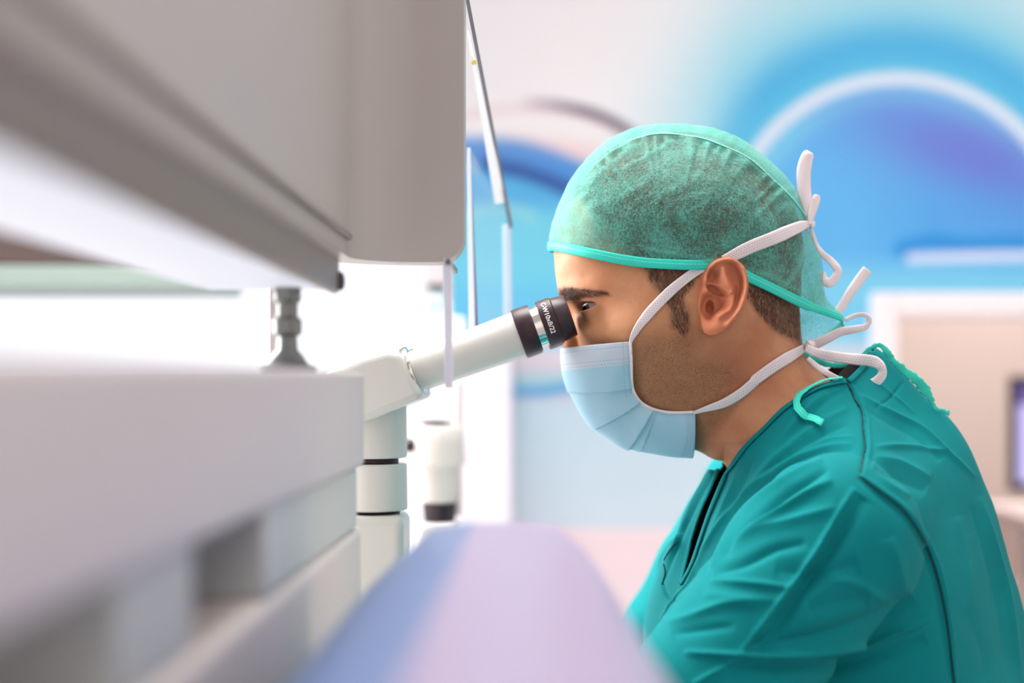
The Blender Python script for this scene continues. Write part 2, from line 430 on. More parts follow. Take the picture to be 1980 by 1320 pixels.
# ---- monitor on an equipment trolley in the next room
YM = 4.35
cart = empty('equipment_trolley', (X(2035,YM), YM, 0)); tag(cart, 'white equipment trolley under the monitor seen through the doorway', 'trolley')
m_wp = mat('white_plastic', (228,214,212), rough=.45); m_dk = mat('black_plastic', (38,26,34), rough=.4); m_met = mat('brushed_steel', (190,186,186), rough=.3, metal=1)
MB().box(X(1938,YM), X(2140,YM), YM-.2, YM+.25, Z(1000,YM), Z(985,YM)).build('shelf', m_wp, cart, .006)
MB().box(X(1950,YM), X(2130,YM), YM-.15, YM+.2, Z(1120,YM), Z(1004,YM)).build('cabinet', m_wp, cart, .01)
MB().box(X(1966,YM), X(1978,YM), YM-.155, YM-.15, Z(1060,YM), Z(1035,YM)).build('handle', m_dk, cart, .002)
MB().box(X(1938,YM), X(2140,YM), YM-.2, YM+.25, .12, .15).build('base', m_wp, cart, .006)
for sx in (1942, 2128):
    for y in (YM-.17, YM+.2):
        MB().tube([(X(sx+4,YM), y, .09), (X(sx+4,YM), y, Z(1000,YM))], .012, 12).build('post', m_met, cart)
        MB().lathe([(-.012,.02),(-.012,.04),(.012,.04),(.012,.02)], (X(sx+4,YM), y, .04), (1,0,0), 20).build('caster', m_dk, cart)
mon = empty('monitor', (X(2060,YM), YM, Z(985,YM))); tag(mon, 'black framed monitor showing a lilac screen at the right edge', 'monitor')
MB().box(X(1952,YM), X(2230,YM), YM-.02, YM+.02, Z(950,YM), Z(726,YM)).build('bezel', m_dk, mon, .006)
MB().box(X(1964,YM), X(2216,YM), YM-.024, YM-.019, Z(932,YM), Z(742,YM)).build('screen', emis('lilac_screen', (206,194,250), 1.15), mon, smooth=False)
MB().box(X(1964,YM), X(2216,YM), YM-.026, YM-.0235, Z(782,YM), Z(742,YM)).build('screen_header', emis('violet_screen', (112,92,170), .8), mon, smooth=False)
MB().box(X(2070,YM), X(2100,YM), YM-.01, YM+.02, Z(986,YM), Z(945,YM)).build('stand', m_dk, mon, .004)
MB().box(X(2020,YM), X(2150,YM), YM-.08, YM+.1, Z(985,YM), Z(980,YM)).build('foot', m_dk, mon, .003)

# ================================================================== the man: one continuous body
def img_of(V3):
    """uvw array -> image pixels"""
    k = 1+V3[...,2]*S/Y0
    return VX+(V3[...,0]-VX)/k, VY+(V3[...,1]-VY)/k

head_sil = [(1085,425),(1074,455),(1070,480),(1072,505),(1074,530),(1077,550),(1080,565),(1086,580),(1098,594),(1108,625),(1116,660),(1120,700),(1122,735),(1128,775),(1142,800),(1168,824),(1215,838),(1270,846),(1330,862),
            (1105,375),(1145,320),(1190,282),(1250,262),(1330,256),(1390,268),(1440,292),(1485,332),(1516,368),(1538,410),(1550,460),(1553,510),(1549,560),(1545,610),(1546,650),(1552,690),(1545,740),(1480,830),(1410,870)]
head_in = [(1082,500,40),(1100,500,76),(1140,495,112),(1200,485,136),(1280,485,153),(1092,540,54),(1130,535,98),(1200,540,134),
           (1095,566,56),(1118,566,88),(1150,569,112),(1175,577,121),(1215,585,137),
           (1112,592,48),(1120,614,50),(1128,603,57),(1145,601,84),(1160,604,102),(1185,605,125),(1130,640,66),(1150,650,90),(1180,640,124),(1210,640,143),(1250,630,150),(1300,600,154),
           (1150,700,62),(1190,700,98),(1240,700,120),(1300,700,130),(1350,680,138),(1170,760,50),(1210,775,58),(1255,775,82),(1310,768,98),(1350,750,112),(1392,720,124),(1430,690,126),
           (1375,580,157),(1400,620,150),(1340,540,162),
           (1140,420,104),(1180,350,92),(1250,380,142),(1300,430,166),(1400,430,172),(1400,350,142),(1300,320,116),(1250,300,80),(1470,440,150),(1500,520,122),(1440,560,150),(1500,600,112),(1495,650,106),(1480,370,98),(1420,310,84),(1330,280,66),(1540,520,48),(1530,600,58),(1300,800,75),(1400,780,110),(1460,760,105)]
neck_sil = [(1300,838),(1330,866),(1370,886),(1407,912),(1392,985),(1370,1060),(1350,1160),(1541,600),(1547,650),(1558,690),(1592,726),(1650,775),(1720,850),(1760,950),(1740,1150),(1550,1180),(1400,520),(1480,540)]
neck_in = [(1450,760,112),(1480,800,124),(1440,850,108),(1520,760,113),(1560,790,135),(1500,880,150),(1600,870,200),(1500,960,225),(1600,960,260),(1450,980,180),(1390,890,34),(1422,890,66),(1400,860,74),(1450,640,96),(1500,690,104),(1350,850,30),(1550,1080,270),(1570,720,60),(1430,1080,150)]
Qh = halfwidth_field(head_sil, head_in); Qn = halfwidth_field(neck_sil, neck_in)

ts = [(1399,896),(1372,908),(1345,952),(1318,1000),(1296,1045),(1277,1088),(1257,1145),(1246,1200),(1240,1300),(1245,1480),(1260,1700),(1270,1900),
      (1692,672),(1725,700),(1762,738),(1800,775),(1834,808),(1868,860),(1897,925),(1918,980),(1940,1050),(1962,1130),(1982,1215),(1996,1320),(2005,1480),(2010,1700),(2000,1900),(1440,800),(1500,730),(1560,690),(1620,660)]
ti = [(1408,925,60),(1440,872,118),(1480,832,132),(1520,790,143),(1580,752,145),(1635,737,138),(1665,716,90),(1640,760,150),(1690,720,72),
      (1560,850,215),(1640,810,205),(1672,870,300),(1600,900,300),(1660,930,360),(1500,940,215),(1440,990,165),(1400,1050,165),(1350,1060,75),(1300,1120,70),(1330,1180,150),
      (1750,830,150),(1790,900,215),(1730,900,290),(1820,1000,250),(1760,1000,350),(1880,1060,190),(1920,1150,150),(1850,1150,290),(1700,1100,370),(1500,1150,330),(1600,1050,360),(1450,1250,330),(1600,1300,370),(1800,1300,350),(1900,1300,260),(1950,1280,150),(1400,1500,330),(1700,1500,370),(1900,1500,300),(1600,1850,380),(1400,1850,320),(1850,1850,330),(1300,1300,170)]
Qt = halfwidth_field(ts, ti)
Qn_raw = Qn
def Qn(u, v):
    a = Qn_raw(u, v); b = np.maximum(np.sqrt(np.maximum(Qt(u, v), 0))-20, 0)**2; low = np.clip((v-850)/60, 0, 1)+np.clip((u-1560)/40, 0, 1)*np.clip((v-760)/40, 0, 1)
    return np.where(low > 0, np.minimum(a, b*np.clip(low, 0, 1)+a*(1-np.clip(low, 0, 1))-(b <= 0)*400*np.clip(low, 0, 1)), a)

KE = 1-172*S/Y0            # ear features: image -> (u,v)
def E(x, y): return VX+(x-VX)*KE, VY+(y-VY)*KE
ear_out = [E(*p) for p in [(1359,548),(1357,533),(1361,521),(1371,510),(1384,502),(1397,498),(1411,499),(1424,505),(1435,517),(1441,532),(1443,548),(1441,566),(1437,583),(1430,601),(1421,617),(1411,630),(1399,641),(1386,648),(1374,649),(1363,643),(1358,632),(1356,612),(1352,590),(1354,565)]]
helix = [E(*p) for p in [(1398,573),(1388,571),(1377,569),(1368,562),(1364,548),(1365,533),(1371,519),(1382,509),(1396,504),(1410,504),(1423,511),(1433,524),(1437,540),(1437,560),(1433,580),(1426,598),(1416,614),(1404,628)]]
antih = [E(*p) for p in [(1396,520),(1398,535),(1404,548),(1411,561),(1415,576),(1413,590),(1406,600),(1396,604),(1387,611)]]
infcr = [E(*p) for p in [(1372,549),(1384,553),(1396,560),(1408,568)]]
def gau(u, v, x, y, sx, sy=None, rot=0):
    sy = sy or sx; cx, cy = E(x, y); c, s_ = math.cos(rot), math.sin(rot); du, dv = u-cx, v-cy
    return np.exp(-.5*(((du*c+dv*s_)/sx)**2+((-du*s_+dv*c)/sy)**2))
def ear_height(u, v):
    """height of the ear's outer surface above the median plane, in px"""
    x0, _ = E(1358, 0); x1, _ = E(1443, 0); t = np.clip((u-x0)/(x1-x0), 0, 1.1)
    base = 167+32*t**0.75
    d, p, _ = polydist(u, v, helix); base = base+14*np.exp(-(d/5.2)**2)*np.clip(p*7, .25, 1)*np.clip((1.12-p)*4, .3, 1)
    d, p, _ = polydist(u, v, antih); base = base+12*np.exp(-(d/6.5)**2)
    d, p, _ = polydist(u, v, infcr); base = base+9*np.exp(-(d/3.4)**2)
    base = base-30*gau(u, v, 1385, 561, 15, 4.5, .42)-40*gau(u, v, 1375, 592, 10, 14)-24*gau(u, v, 1390, 586, 15, 11)
    base = base-15*gau(u, v, 1377, 533, 9, 9)-10*gau(u, v, 1421, 530, 8, 20, -.1)-9*gau(u, v, 1424, 575, 4, 22, .2)
    base = base+9*gau(u, v, 1360, 584, 6, 10)+6*gau(u, v, 1391, 609, 7, 6)+7*gau(u, v, 1380, 632, 14, 12)-6*gau(u, v, 1372, 612, 4, 6)
    return base

us = axis([(1040,1062,4),(1062,1180,1.3),(1180,1325,2.4),(1325,1440,1.3),(1440,1800,4.5)])
vs = axis([(225,500,4.5),(500,560,2),(560,625,1.2),(625,660,1.6),(660,900,2.8),(900,1200,6)])
ws = axis([(-290,-222,6),(-222,-140,1.6),(-140,-60,1.6),(-60,60,4),(60,140,3),(140,290,4)])
U2, V2 = np.meshgrid(us, vs, indexing='ij')
Qh2 = Qh(U2, V2); Qn2 = Qn(U2, V2)
earpoly = polysdf(U2, V2, ear_out); earH = ear_height(U2, V2)
GC = (1150.5, 597.5, -72.0); GR = 27.0        # the near eyeball
F = np.empty((len(us), len(vs), len(ws)), dtype=np.float32)
nose = [(1112,590,0,12),(1107,620,0,13),(1103,655,0,15),(1106,690,0,18),(1113,712,0,21)]
for k, w in enumerate(ws):
    w = float(w); aw = abs(w)
    dh = np.sqrt(np.maximum(Qh2, 1)); f = np.where(Qh2 > 400, aw-np.sqrt(np.maximum(Qh2, 400)), (aw*aw-Qh2)/40.-0)
    f = (aw*aw-Qh2)/(2*np.maximum(np.sqrt(np.maximum(Qh2, 0)), 60))
    g = (aw*aw-Qn2)/(2*np.maximum(np.sqrt(np.maximum(Qn2, 0)), 60))
    f = smin(f, g, 9)
    # nose: tapered capsules
    nb = np.full(f.shape, 1e3)
    for (a, b) in zip(nose[:-1], nose[1:]):
        d = np.array(b[:3], float)-np.array(a[:3], float); l2 = (d*d).sum()
        t = np.clip(((U2-a[0])*d[0]+(V2-a[1])*d[1]+(w-a[2])*d[2])/l2, 0, 1)
        nb = np.minimum(nb, np.sqrt((U2-a[0]-t*d[0])**2+(V2-a[1]-t*d[1])**2+w*w)-(a[3]+t*(b[3]-a[3])))
    f = smin(f, nb, 16)
    # lids, both eyes
    for sg in (1, -1):
        du = U2-GC[0]; dv = V2-GC[1]; dw = sg*(w)-GC[2]          # dw < 0 is lateral for the near eye
        r = np.sqrt(du*du+dv*dv+dw*dw)+1e-6
        if abs(dw) < 60:
            f = smin(f, r-(GR+4.2), 9)
            phi = np.degrees(np.arctan2(-dw, -du)); th = np.degrees(np.arcsin(np.clip(-dv/r, -1, 1)))
            h = 15.5*np.sqrt(np.clip(1-((phi-24)/62)**2, 0, 1)); c = -1.5+9*np.clip(phi/80, -1, 1)
            ap = (np.abs(th-c)-h)*r*PI/180
            ap = np.where(np.abs(phi-24) > 62, np.maximum(ap, (np.abs(phi-24)-62)*r*PI/180), ap)
            f = smax(f, -np.maximum(ap, r-38), 1.6)
            f = np.maximum(f, -(r-(GR-1)))
    # ears
    if aw > 120:
        H = earH if w < 0 else earH
        e = smax(smax(earpoly, (aw-H)/1.35, 3.0), ((H-np.clip((U2-E(1366,0)[0])*.9, -30, 13)-9)-aw)*1.0-np.clip((E(1372,0)[0]-U2)*1.6, 0, 60), 2.0)
        f = smin(f, e, 3.5)
        cu, cv = E(1375, 594)
        f = smax(f, -(np.sqrt(((U2-cu)/9)**2+((V2-cv)/16)**2+((aw-172)/34)**2)-1)*9, 4)
        cu, cv = E(1389, 589)
        f = smax(f, -(np.sqrt(((U2-cu)/14)**2+((V2-cv)/12)**2+((aw-186)/20)**2)-1)*12, 3)
        cu, cv = E(1384, 560)
        f = smax(f, -(np.sqrt((((U2-cu)*.91+(V2-cv)*.41)/16)**2+((-(U2-cu)*.41+(V2-cv)*.91)/6)**2+((aw-182)/24)**2)-1)*6, 2)
    F[:,:,k] = f
Vb, Qb = snets(F, us, vs, ws); del F
Vb = relax(Vb, Qb, 2, .45)
vol = np.einsum('ij,ij->i', Vb[Qb[:,0]], np.cross(Vb[Qb[:,1]], Vb[Qb[:,2]])).sum()
wb = uvw2w(Vb)
ix, iy = img_of(Vb)
Nb = vnormals(wb, Qb)
if (Nb*(wb-wb.mean(0))).sum() < 0: Qb = Qb[:,::-1]; Nb = -Nb
me = mesh_np('body', wb, Qb)
# albedo maps that belong to the skin itself: beard shadow, scalp hair, blush of the ear
def soft(px, py, poly, s): return np.clip(.5-polysdf(px, py, poly)/s, 0, 1)
beard = soft(ix, iy, [(1225,700),(1232,650),(1290,640),(1330,600),(1345,640),(1352,690),(1420,700),(1440,740),(1400,800),(1345,850),(1350,900),(1200,900),(1140,850),(1080,760),(1090,690),(1180,690)], 45)
hair = np.maximum(soft(ix, iy, [(1040,200),(1700,200),(1620,420),(1560,690),(1548,668),(1500,640),(1462,600),(1440,560),(1370,520),(1340,545),(1318,570),(1334,610),(1328,640),(1298,632),(1296,600),(1283,575),(1262,552),(1245,520),(1120,380),(1040,400)], 16), 0)
shell = np.exp(-np.maximum(polysdf(ix, iy, [(1352,560),(1357,525),(1384,500),(1411,497),(1436,515),(1445,548),(1438,590),(1411,634),(1374,652),(1357,632)]), 0)/6)
shell *= (np.abs(Vb[:,2]) > 135)
hair *= 1-.5*soft(ix, iy, [(1225,505),(1352,505),(1352,660),(1280,660)], 20); hair *= 1-.3*soft(ix, iy, [(1436,520),(1600,520),(1600,700),(1436,700)], 20)
hair = hair*(1-shell); beard = beard*(1-shell)
brow = soft(ix, iy, [(1078,558),(1100,557),(1140,560),(1172,563),(1182,572),(1150,573),(1118,577),(1090,578),(1079,572)], 8)
flush = np.exp(-((ix-1432)**2+(iy-695)**2)/(2*48**2))+.6*np.exp(-((ix-1400)**2/70**2+(iy-830)**2/50**2)/2); flush = np.clip(flush, 0, 1)*(1-shell)
for nm, a in (('flush', flush), ('beard', beard), ('hair', hair), ('ear_skin', shell), ('brow', brow)):
    at = me.attributes.new(nm, 'FLOAT', 'POINT'); at.data.foreach_set('value', a.astype(np.float32))
m_skin = mat('skin', (205,150,118), rough=.56, spec=.35, sss=.12)
def skin_nodes(m):
    nt = m.node_tree; b = nt.nodes['Principled BSDF']; L = nt.links
    tc = nt.nodes.new('ShaderNodeTexCoord')
    def noise(sc, det=3, dist=0):
        n = nt.nodes.new('ShaderNodeTexNoise'); n.inputs['Scale'].default_value = sc; n.inputs['Detail'].default_value = det
        n.inputs['Distortion'].default_value = dist; L.new(tc.outputs['Object'], n.inputs['Vector']); return n.outputs['Fac']
    def ramp(src, a, b_):
        r = nt.nodes.new('ShaderNodeMapRange'); r.inputs['From Min'].default_value = a; r.inputs['From Max'].default_value = b_
        L.new(src, r.inputs['Value']); return r.outputs['Result']
    def mul(a, c):
        n = nt.nodes.new('ShaderNodeMath'); n.operation = 'MULTIPLY'
        for i, x in enumerate((a, c)):
            if isinstance(x, (int, float)): n.inputs[i].default_value = x
            else: L.new(x, n.inputs[i])
        return n.outputs[0]
    def mix(fac, a, c):
        n = nt.nodes.new('ShaderNodeMix'); n.data_type = 'RGBA'
        L.new(fac, n.inputs[0])
        for i, x in ((6, a), (7, c)):
            if isinstance(x, tuple): n.inputs[i].default_value = lin(x)+(1,)
            else: L.new(x, n.inputs[i])
        return n.outputs[2]
    def att(nm):
        n = nt.nodes.new('ShaderNodeAttribute'); n.attribute_name = nm; return n.outputs['Fac']
    base = mix(ramp(noise(38, 5), .3, .7), (204,150,112), (184,122,86))
    base = mix(mul(ramp(noise(420, 2), .55, .75), .22), base, (164,104,78))
    base = mix(mul(att('ear_skin'), .75), base, (192,112,82))
    base = mix(mul(att('flush'), .55), base, (168,88,62))
    st = mul(att('beard'), ramp(noise(1700, 2), .50, .64))
    base = mix(mul(att('beard'), .5), base, (146,98,68))
    base = mix(mul(st, .72), base, (70,44,34))
    hs = mul(att('hair'), ramp(noise(300, 3), .25, .6))
    base = mix(mul(att('hair'), .62), base, (78,52,44))
    base = mix(mul(hs, .8), base, (34,22,20))
    base = mix(mul(att('brow'), .55), base, (70,46,38))
    L.new(base, b.inputs['Base Color'])
    bp = nt.nodes.new('ShaderNodeBump'); bp.inputs['Strength'].default_value = .16; bp.inputs['Distance'].default_value = .0008
    L.new(noise(1100, 4), bp.inputs['Height']); L.new(bp.outputs['Normal'], b.inputs['Normal'])
skin_nodes(m_skin)
man = empty('person', (0.24, Y0, 0))
tag(man, 'man in teal scrubs with green cap and pale blue mask bending to the eyepiece', 'person')
body = link_mesh('body', me, m_skin, man)
body_bvh = bvh_of(wb, Qb)

# ---- eyes
m_eye = bpy.data.materials.new('eyeball'); m_eye.use_nodes = True
def eye_nodes(m):
    nt = m.node_tree; b = nt.nodes['Principled BSDF']; L = nt.links
    at = nt.nodes.new('ShaderNodeAttribute'); at.attribute_name = 'gaze'
    r = nt.nodes.new('ShaderNodeValToRGB'); e = r.color_ramp.elements
    e[0].position = 0; e[0].color = (.004,.003,.003,1); e[1].position = 1; e[1].color = lin((170,150,146))+(1,)
    for p, c in ((.19,(5,3,3)),(.25,(38,20,13)),(.54,(18,10,8)),(.62,(150,128,122))):
        k = e.new(p); k.color = lin(c)+(1,)
    L.new(at.outputs['Fac'], r.inputs['Fac']); L.new(r.outputs['Color'], b.inputs['Base Color'])
    b.inputs['Roughness'].default_value = .14; b.inputs['Specular IOR Level'].default_value = .35
eye_nodes(m_eye)
for sg in (1, -1):
    V = []; F_ = []; n, m_ = 48, 32; gz = np.array([-1, .25, -.42*sg]); gz /= np.linalg.norm(gz); ga = []
    for i in range(m_+1):
        th = PI*i/m_
        for j in range(n):
            ph = 2*PI*j/n; d = np.array([math.sin(th)*math.cos(ph), math.sin(th)*math.sin(ph), math.cos(th)])
            ang = math.acos(max(-1, min(1, float(d@gz)))); R = GR-.8+(2.6*max(0, math.cos(ang*PI/2/.52)) if ang < .52 else 0)
            V.append((GC[0]+d[0]*R, GC[1]+d[1]*R, sg*GC[2]+d[2]*R)); ga.append(ang/1.05)
    for i in range(m_):
        for j in range(n): F_.append((i*n+j, i*n+(j+1)%n, (i+1)*n+(j+1)%n, (i+1)*n+j))
    V = uvw2w(np.array(V)); me = mesh_np('eye', V, np.array(F_))
    a = me.attributes.new('gaze', 'FLOAT', 'POINT'); a.data.foreach_set('value', np.array(ga, dtype=np.float32))
    eo = link_mesh('eye', me, m_eye, man)

# ---- short hair, brows and lashes as fine tapered strands
m_hair = mat('dark_brown_hair', (70,48,40), rough=.45, spec=.5)
def strands(name, items, mt, parent):
    """items: (root, direction, normal, length, radius, bend)"""
    V = []; F_ = []
    for p, d, n, L, r, bend in items:
        d = d.normalized(); s_ = d.cross(n).normalized(); b0 = len(V)
        for k, (t, rr) in enumerate(((0, 1), (.5, .8), (1, .1))):
            c = p+d*(L*t)+n*(bend*L*t*t)
            for q in range(3):
                a = 2*PI*q/3; V.append(c+(s_*math.cos(a)+n*math.sin(a))*(r*rr))
        for k in range(2):
            for q in range(3): F_.append((b0+k*3+q, b0+k*3+(q+1)%3, b0+(k+1)*3+(q+1)%3, b0+(k+1)*3+q))
    me = mesh_np(name, np.array([tuple(v) for v in V]), np.array(F_))
    return link_mesh(name, me, mt, parent)
def mirrored(items):
    f = lambda q: Vector((q.x, -q.y, q.z))
    return [(Vector((p.x, 2*Y0-p.y, p.z)), f(d), f(n), L, r_, b_) for p, d, n, L, r_, b_ in items]
def scatter(bvh, poly, n, dirf, L, r, lift=.25, jit=.25, bend=-.2):
    xs = [p[0] for p in poly]; ys = [p[1] for p in poly]; out = []
    while len(out) < n:
        x = random.uniform(min(xs), max(xs)); y = random.uniform(min(ys), max(ys))
        if not inpoly(np.array([x]), np.array([y]), poly)[0]: n -= .02; continue
        h, nn = cast(bvh, x, y)
        if h is None: n -= 1; continue
        dx, dy = dirf(x, y); a = random.gauss(0, jit); dx, dy = dx*math.cos(a)-dy*math.sin(a), dx*math.sin(a)+dy*math.cos(a)
        d = Vector((dx, 0, -dy)); d = (d-nn*d.dot(nn)).normalized()+nn*lift
        out.append((h, d, nn, L*random.uniform(.6, 1.2), r, bend))
    return out
it = scatter(body_bvh, [(1079,563),(1090,556),(1115,558),(1150,561),(1170,563),(1178,569),(1150,571),(1122,575),(1100,579),(1082,576)], 360, lambda x, y: (1, -.25+.35*(x-1080)/95), .0052, .00011, .35, .3, -.25)
it += scatter(body_bvh, [(1079,564),(1090,560),(1112,562),(1116,573),(1098,579),(1084,577)], 220, lambda x, y: (1, -.35), .0055, .00013, .5, .35, -.25)
it = [t for t in it if t[0].y < Y0-15*S]; strands('eyebrow', it, m_hair, man); strands('eyebrow', mirrored(it), m_hair, man)
it = []
for k in range(46):
    t = k/45; x = 1117+t*34; y = 584.5-1.5*math.sin(t*PI)+t*1.5; h, nn = cast(body_bvh, x, y-1.5)
    if h: it.append((h, Vector((-1.0+.5*t, -.25-.3*t, -.12)), nn, .0065-.002*t, .00012, .22))
for k in range(11):
    t = k/10; x = 1126+t*9; y = 605.5-t*1.5; h, nn = cast(body_bvh, x, y+1)
    if h: it.append((h, Vector((-.55+.3*t, -.2, -.75)), nn, .003*random.uniform(.7, 1.2), .00005, .15))
strands('eyelashes', it, m_hair, man); strands('eyelashes', mirrored(it), m_hair, man)
EAR = [(1352,580),(1354,525),(1366,505),(1384,494),(1411,492),(1440,510),(1450,548),(1440,590),(1411,638),(1370,655),(1354,632)]
def off_ear(items): return [t for t in items if not inpoly(np.array([PX(t[0])[0]]), np.array([PX(t[0])[1]]), EAR)[0]]
it = scatter(body_bvh, [(1245,508),(1352,512),(1340,545),(1318,572),(1300,598),(1288,580),(1272,556),(1254,535)], 800, lambda x, y: (.3, 1), .0065, .00008, .2, .35)
it += scatter(body_bvh, [(1298,596),(1318,575),(1330,600),(1334,638),(1316,641),(1299,630)], 150, lambda x, y: (.15, 1), .006, .00009, .22, .35)
it += scatter(body_bvh, [(1442,535),(1475,555),(1520,575),(1547,592),(1545,655),(1505,640),(1468,605),(1444,570)], 1700, lambda x, y: (.15, 1), .004, .00008, .2, .3)
it += scatter(body_bvh, [(1130,360),(1300,262),(1420,290),(1520,380),(1550,470),(1540,580),(1440,530),(1250,512),(1160,460)], 9000, lambda x, y: (-.6+1.0*(x-1130)/420, .6), .009, .00013, .12, .6)
strands('hair', off_ear(it), m_hair, man)
# ================================================================== clothing
def grad(Q, u, v, e=1.5):
    u = np.array([u]); v = np.array([v])
    return float((Q(u+e, v)-Q(u-e, v))[0]/(2*e)), float((Q(u, v+e)-Q(u, v-e))[0]/(2*e))
def at_uv(Q, u, v, side=-1, off=0.0):
    """point and normal on the surface w^2 = Q(u,v)"""
    D = math.sqrt(max(float(Q(np.array([u]), np.array([v]))[0]), 0)); gu, gv = grad(Q, u, v)
    n = Vector((-gu, side*2*max(D, 1), gv)).normalized()
    return Vector(uvw2w((u, v, side*D)))+n*(off*S), n
def on_surf(Q, px, py, off=0.0):
    D = 50.0
    for _ in range(12):
        u, v = im(px, py, D); D = .5*D+.5*math.sqrt(max(float(Q(np.array([u]), np.array([v]))[0]), 0))
    u, v = im(px, py, D); return at_uv(Q, u, v, -1, off)
def resample(pts, n):
    c = catmull([Vector((p[0], p[1], 0)) for p in pts], 12); L = [0]
    for a, b in zip(c[:-1], c[1:]): L.append(L[-1]+(b-a).length)
    out = []; j = 0
    for k in range(n):
        t = L[-1]*k/(n-1)
        while j < len(c)-2 and L[j+1] < t: j += 1
        f = (t-L[j])/max(L[j+1]-L[j], 1e-9); q = c[j].lerp(c[j+1], f); out.append((q.x, q.y))
    return out

# ------------------------------------------------------------------ cap
cap_sil = [(1061,478),(1063,455),(1070,425),(1084,388),(1104,346),(1140,301),(1180,268),(1230,246),(1275,240),(1320,240),(1380,248),(1440,274),(1490,314),(1530,356),(1551,395),(1558,425),(1563,450),(1574,472),(1586,500),(1591,530),(1592,560),(1604,586),(1622,602),(1633,614),(1630,628),(1605,648),(1565,664),(1552,680),
           (1064,500),(1070,540),(1085,600),(1110,680),(1500,760),(1300,780),(1170,740)]
cap_in = [(a, b, c+10) for a, b, c in head_in if b < 570 and a < 1500 and not (a < 1100)]+[(1076,478,42),(1092,480,76),]
cap_in += [(1480,440,156),(1500,520,132),(1540,450,84),(1550,520,88),(1575,500,46),(1580,560,52),(1605,606,34),(1560,600,70),(1590,620,36),(1480,600,135),(1400,620,160),(1250,630,160),(1150,600,115),(1520,660,70)]
Qc_raw = halfwidth_field(cap_sil, cap_in)
def Qc(u, v):
    a = Qc_raw(u, v); h = Qh(u, v); b = np.where(h > 900, (np.sqrt(np.maximum(h, 1))+7)**2, -1e5); k = 900.
    return smax(a, b, k)
us_ = axis([(1050,1645,3.0)]); vs_ = axis([(232,700,3.0)]); ws_ = axis([(-205,205,3.0)])
U_, V_ = np.meshgrid(us_, vs_, indexing='ij'); Q_ = Qc(U_, V_); den = 2*np.maximum(np.sqrt(np.maximum(Q_, 0)), 40)
Fc = np.stack([(w*w-Q_)/den for w in ws_], -1).astype(np.float32)
Vc, Qf = snets(Fc, us_, vs_, ws_); del Fc
Vc = relax(Vc, Qf, 2, .4)
nearline = [(1056,474),(1080,477),(1100,481),(1150,491),(1200,501),(1250,508),(1300,511),(1345,512),(1385,512),(1420,520),(1445,534),(1480,551),(1520,571),(1560,590),(1600,605),(1640,617)]
farline = [(1056,474),(1080,477),(1150,491),(1250,508),(1345,512),(1420,524),(1445,540),(1480,575),(1520,635),(1548,671),(1560,668),(1600,650),(1640,624)]
mir = Vc.copy(); mir[:,2] = -np.abs(mir[:,2]); cx_, cy_ = img_of(mir)
yn = np.interp(cx_, [p[0] for p in nearline], [p[1] for p in nearline]); yf = np.interp(Vc[:,0], [p[0] for p in farline], [p[1] for p in farline])
keep = np.where(Vc[:,2] < 0, cy_ < yn, np.where(Vc[:,0] < 1440, cy_ < yn, Vc[:,1] < yf))
wc = uvw2w(Vc); Nc = vnormals(wc, Qf)
if (Nc*(wc-wc.mean(0))).sum() < 0: Qf = Qf[:,::-1]; Nc = -Nc
# gathered seam that runs round the crown, with pleats falling from it
seam = [(1150,322),(1175,300),(1215,276),(1252,264),(1291,261),(1349,268),(1391,282),(1446,308),(1494,350),(1531,387),(1556,420)]
d, p, sd = polydist(cx_, cy_, seam)
below = np.where(sd > 0, d, 0); inside = sd > 0
ph = p*95+2.2*np.sin(p*23)+below*.02*np.sin(p*11)
disp = 2.6*np.exp(-(d/2.6)**2)+inside*(4.2*np.sin(ph)*np.exp(-below/(26+18*np.sin(p*31)))*(1-np.exp(-below/3)))
disp += inside*1.6*np.sin(p*31+1.3+below*.012)*np.exp(-below/80)
for line, a, wd in [([(1250,268),(1200,300),(1150,345),(1110,420)],2.0,7),([(1300,268),(1240,310),(1190,330)],1.8,5),([(1570,440),(1560,480),(1530,540),(1500,560)],2.5,8),([(1450,520),(1490,535),(1540,560),(1590,590)],2.2,5),([(1590,470),(1575,520),(1590,580)],2.0,6),
                    ([(1430,505),(1475,500),(1520,520),(1560,560)],-2.0,6),([(1545,440),(1520,470),(1490,490)],1.8,5),([(1565,590),(1570,540),(1560,500)],-2,7),([(1240,478),(1320,494),(1380,500)],2.4,4),([(1380,300),(1360,330),(1320,370)],1.5,6)]:
    dd, pp, _ = polydist(cx_, cy_, line); disp += a*np.exp(-(dd/wd)**2)*np.sin(PI*np.clip(pp, 0, 1))**.5
disp += .8*np.sin(cx_*.13+3*np.sin(cy_*.05))*np.sin(cy_*.11+2*np.sin(cx_*.04))
wc = wc+Nc*(disp*S)[:,None]
wc, Qf, used = cull(wc, Qf, keep)
me = mesh_np('surgical_cap', wc, Qf)
at = me.attributes.new('crown', 'FLOAT', 'POINT'); at.data.foreach_set('value', np.clip(np.where(inside[used], 0, 1)+np.exp(-(d[used]/5)**2), 0, 1).astype(np.float32))
pl = np.clip(inside*np.clip(np.sin(ph), 0, 1)**3*np.exp(-below/(30+18*np.sin(p*31)))+.9*np.exp(-(d/3)**2), 0, 1)
for line, wd in [([(1250,268),(1200,300),(1150,345),(1110,420)],5),([(1300,268),(1240,310),(1190,330)],4),([(1570,440),(1560,480),(1530,540),(1500,560)],6),([(1450,520),(1490,535),(1540,560),(1590,590)],5),([(1590,470),(1575,520),(1590,580)],6),([(1240,478),(1320,494),(1380,500)],4)]:
    dd, pp, _ = polydist(cx_, cy_, line); pl = np.maximum(pl, .6*np.exp(-(dd/wd)**2))
pl = np.maximum(pl, .9*np.clip((1180-cx_)/90, 0, 1)); pl = np.maximum(pl, .55*(1-inside))
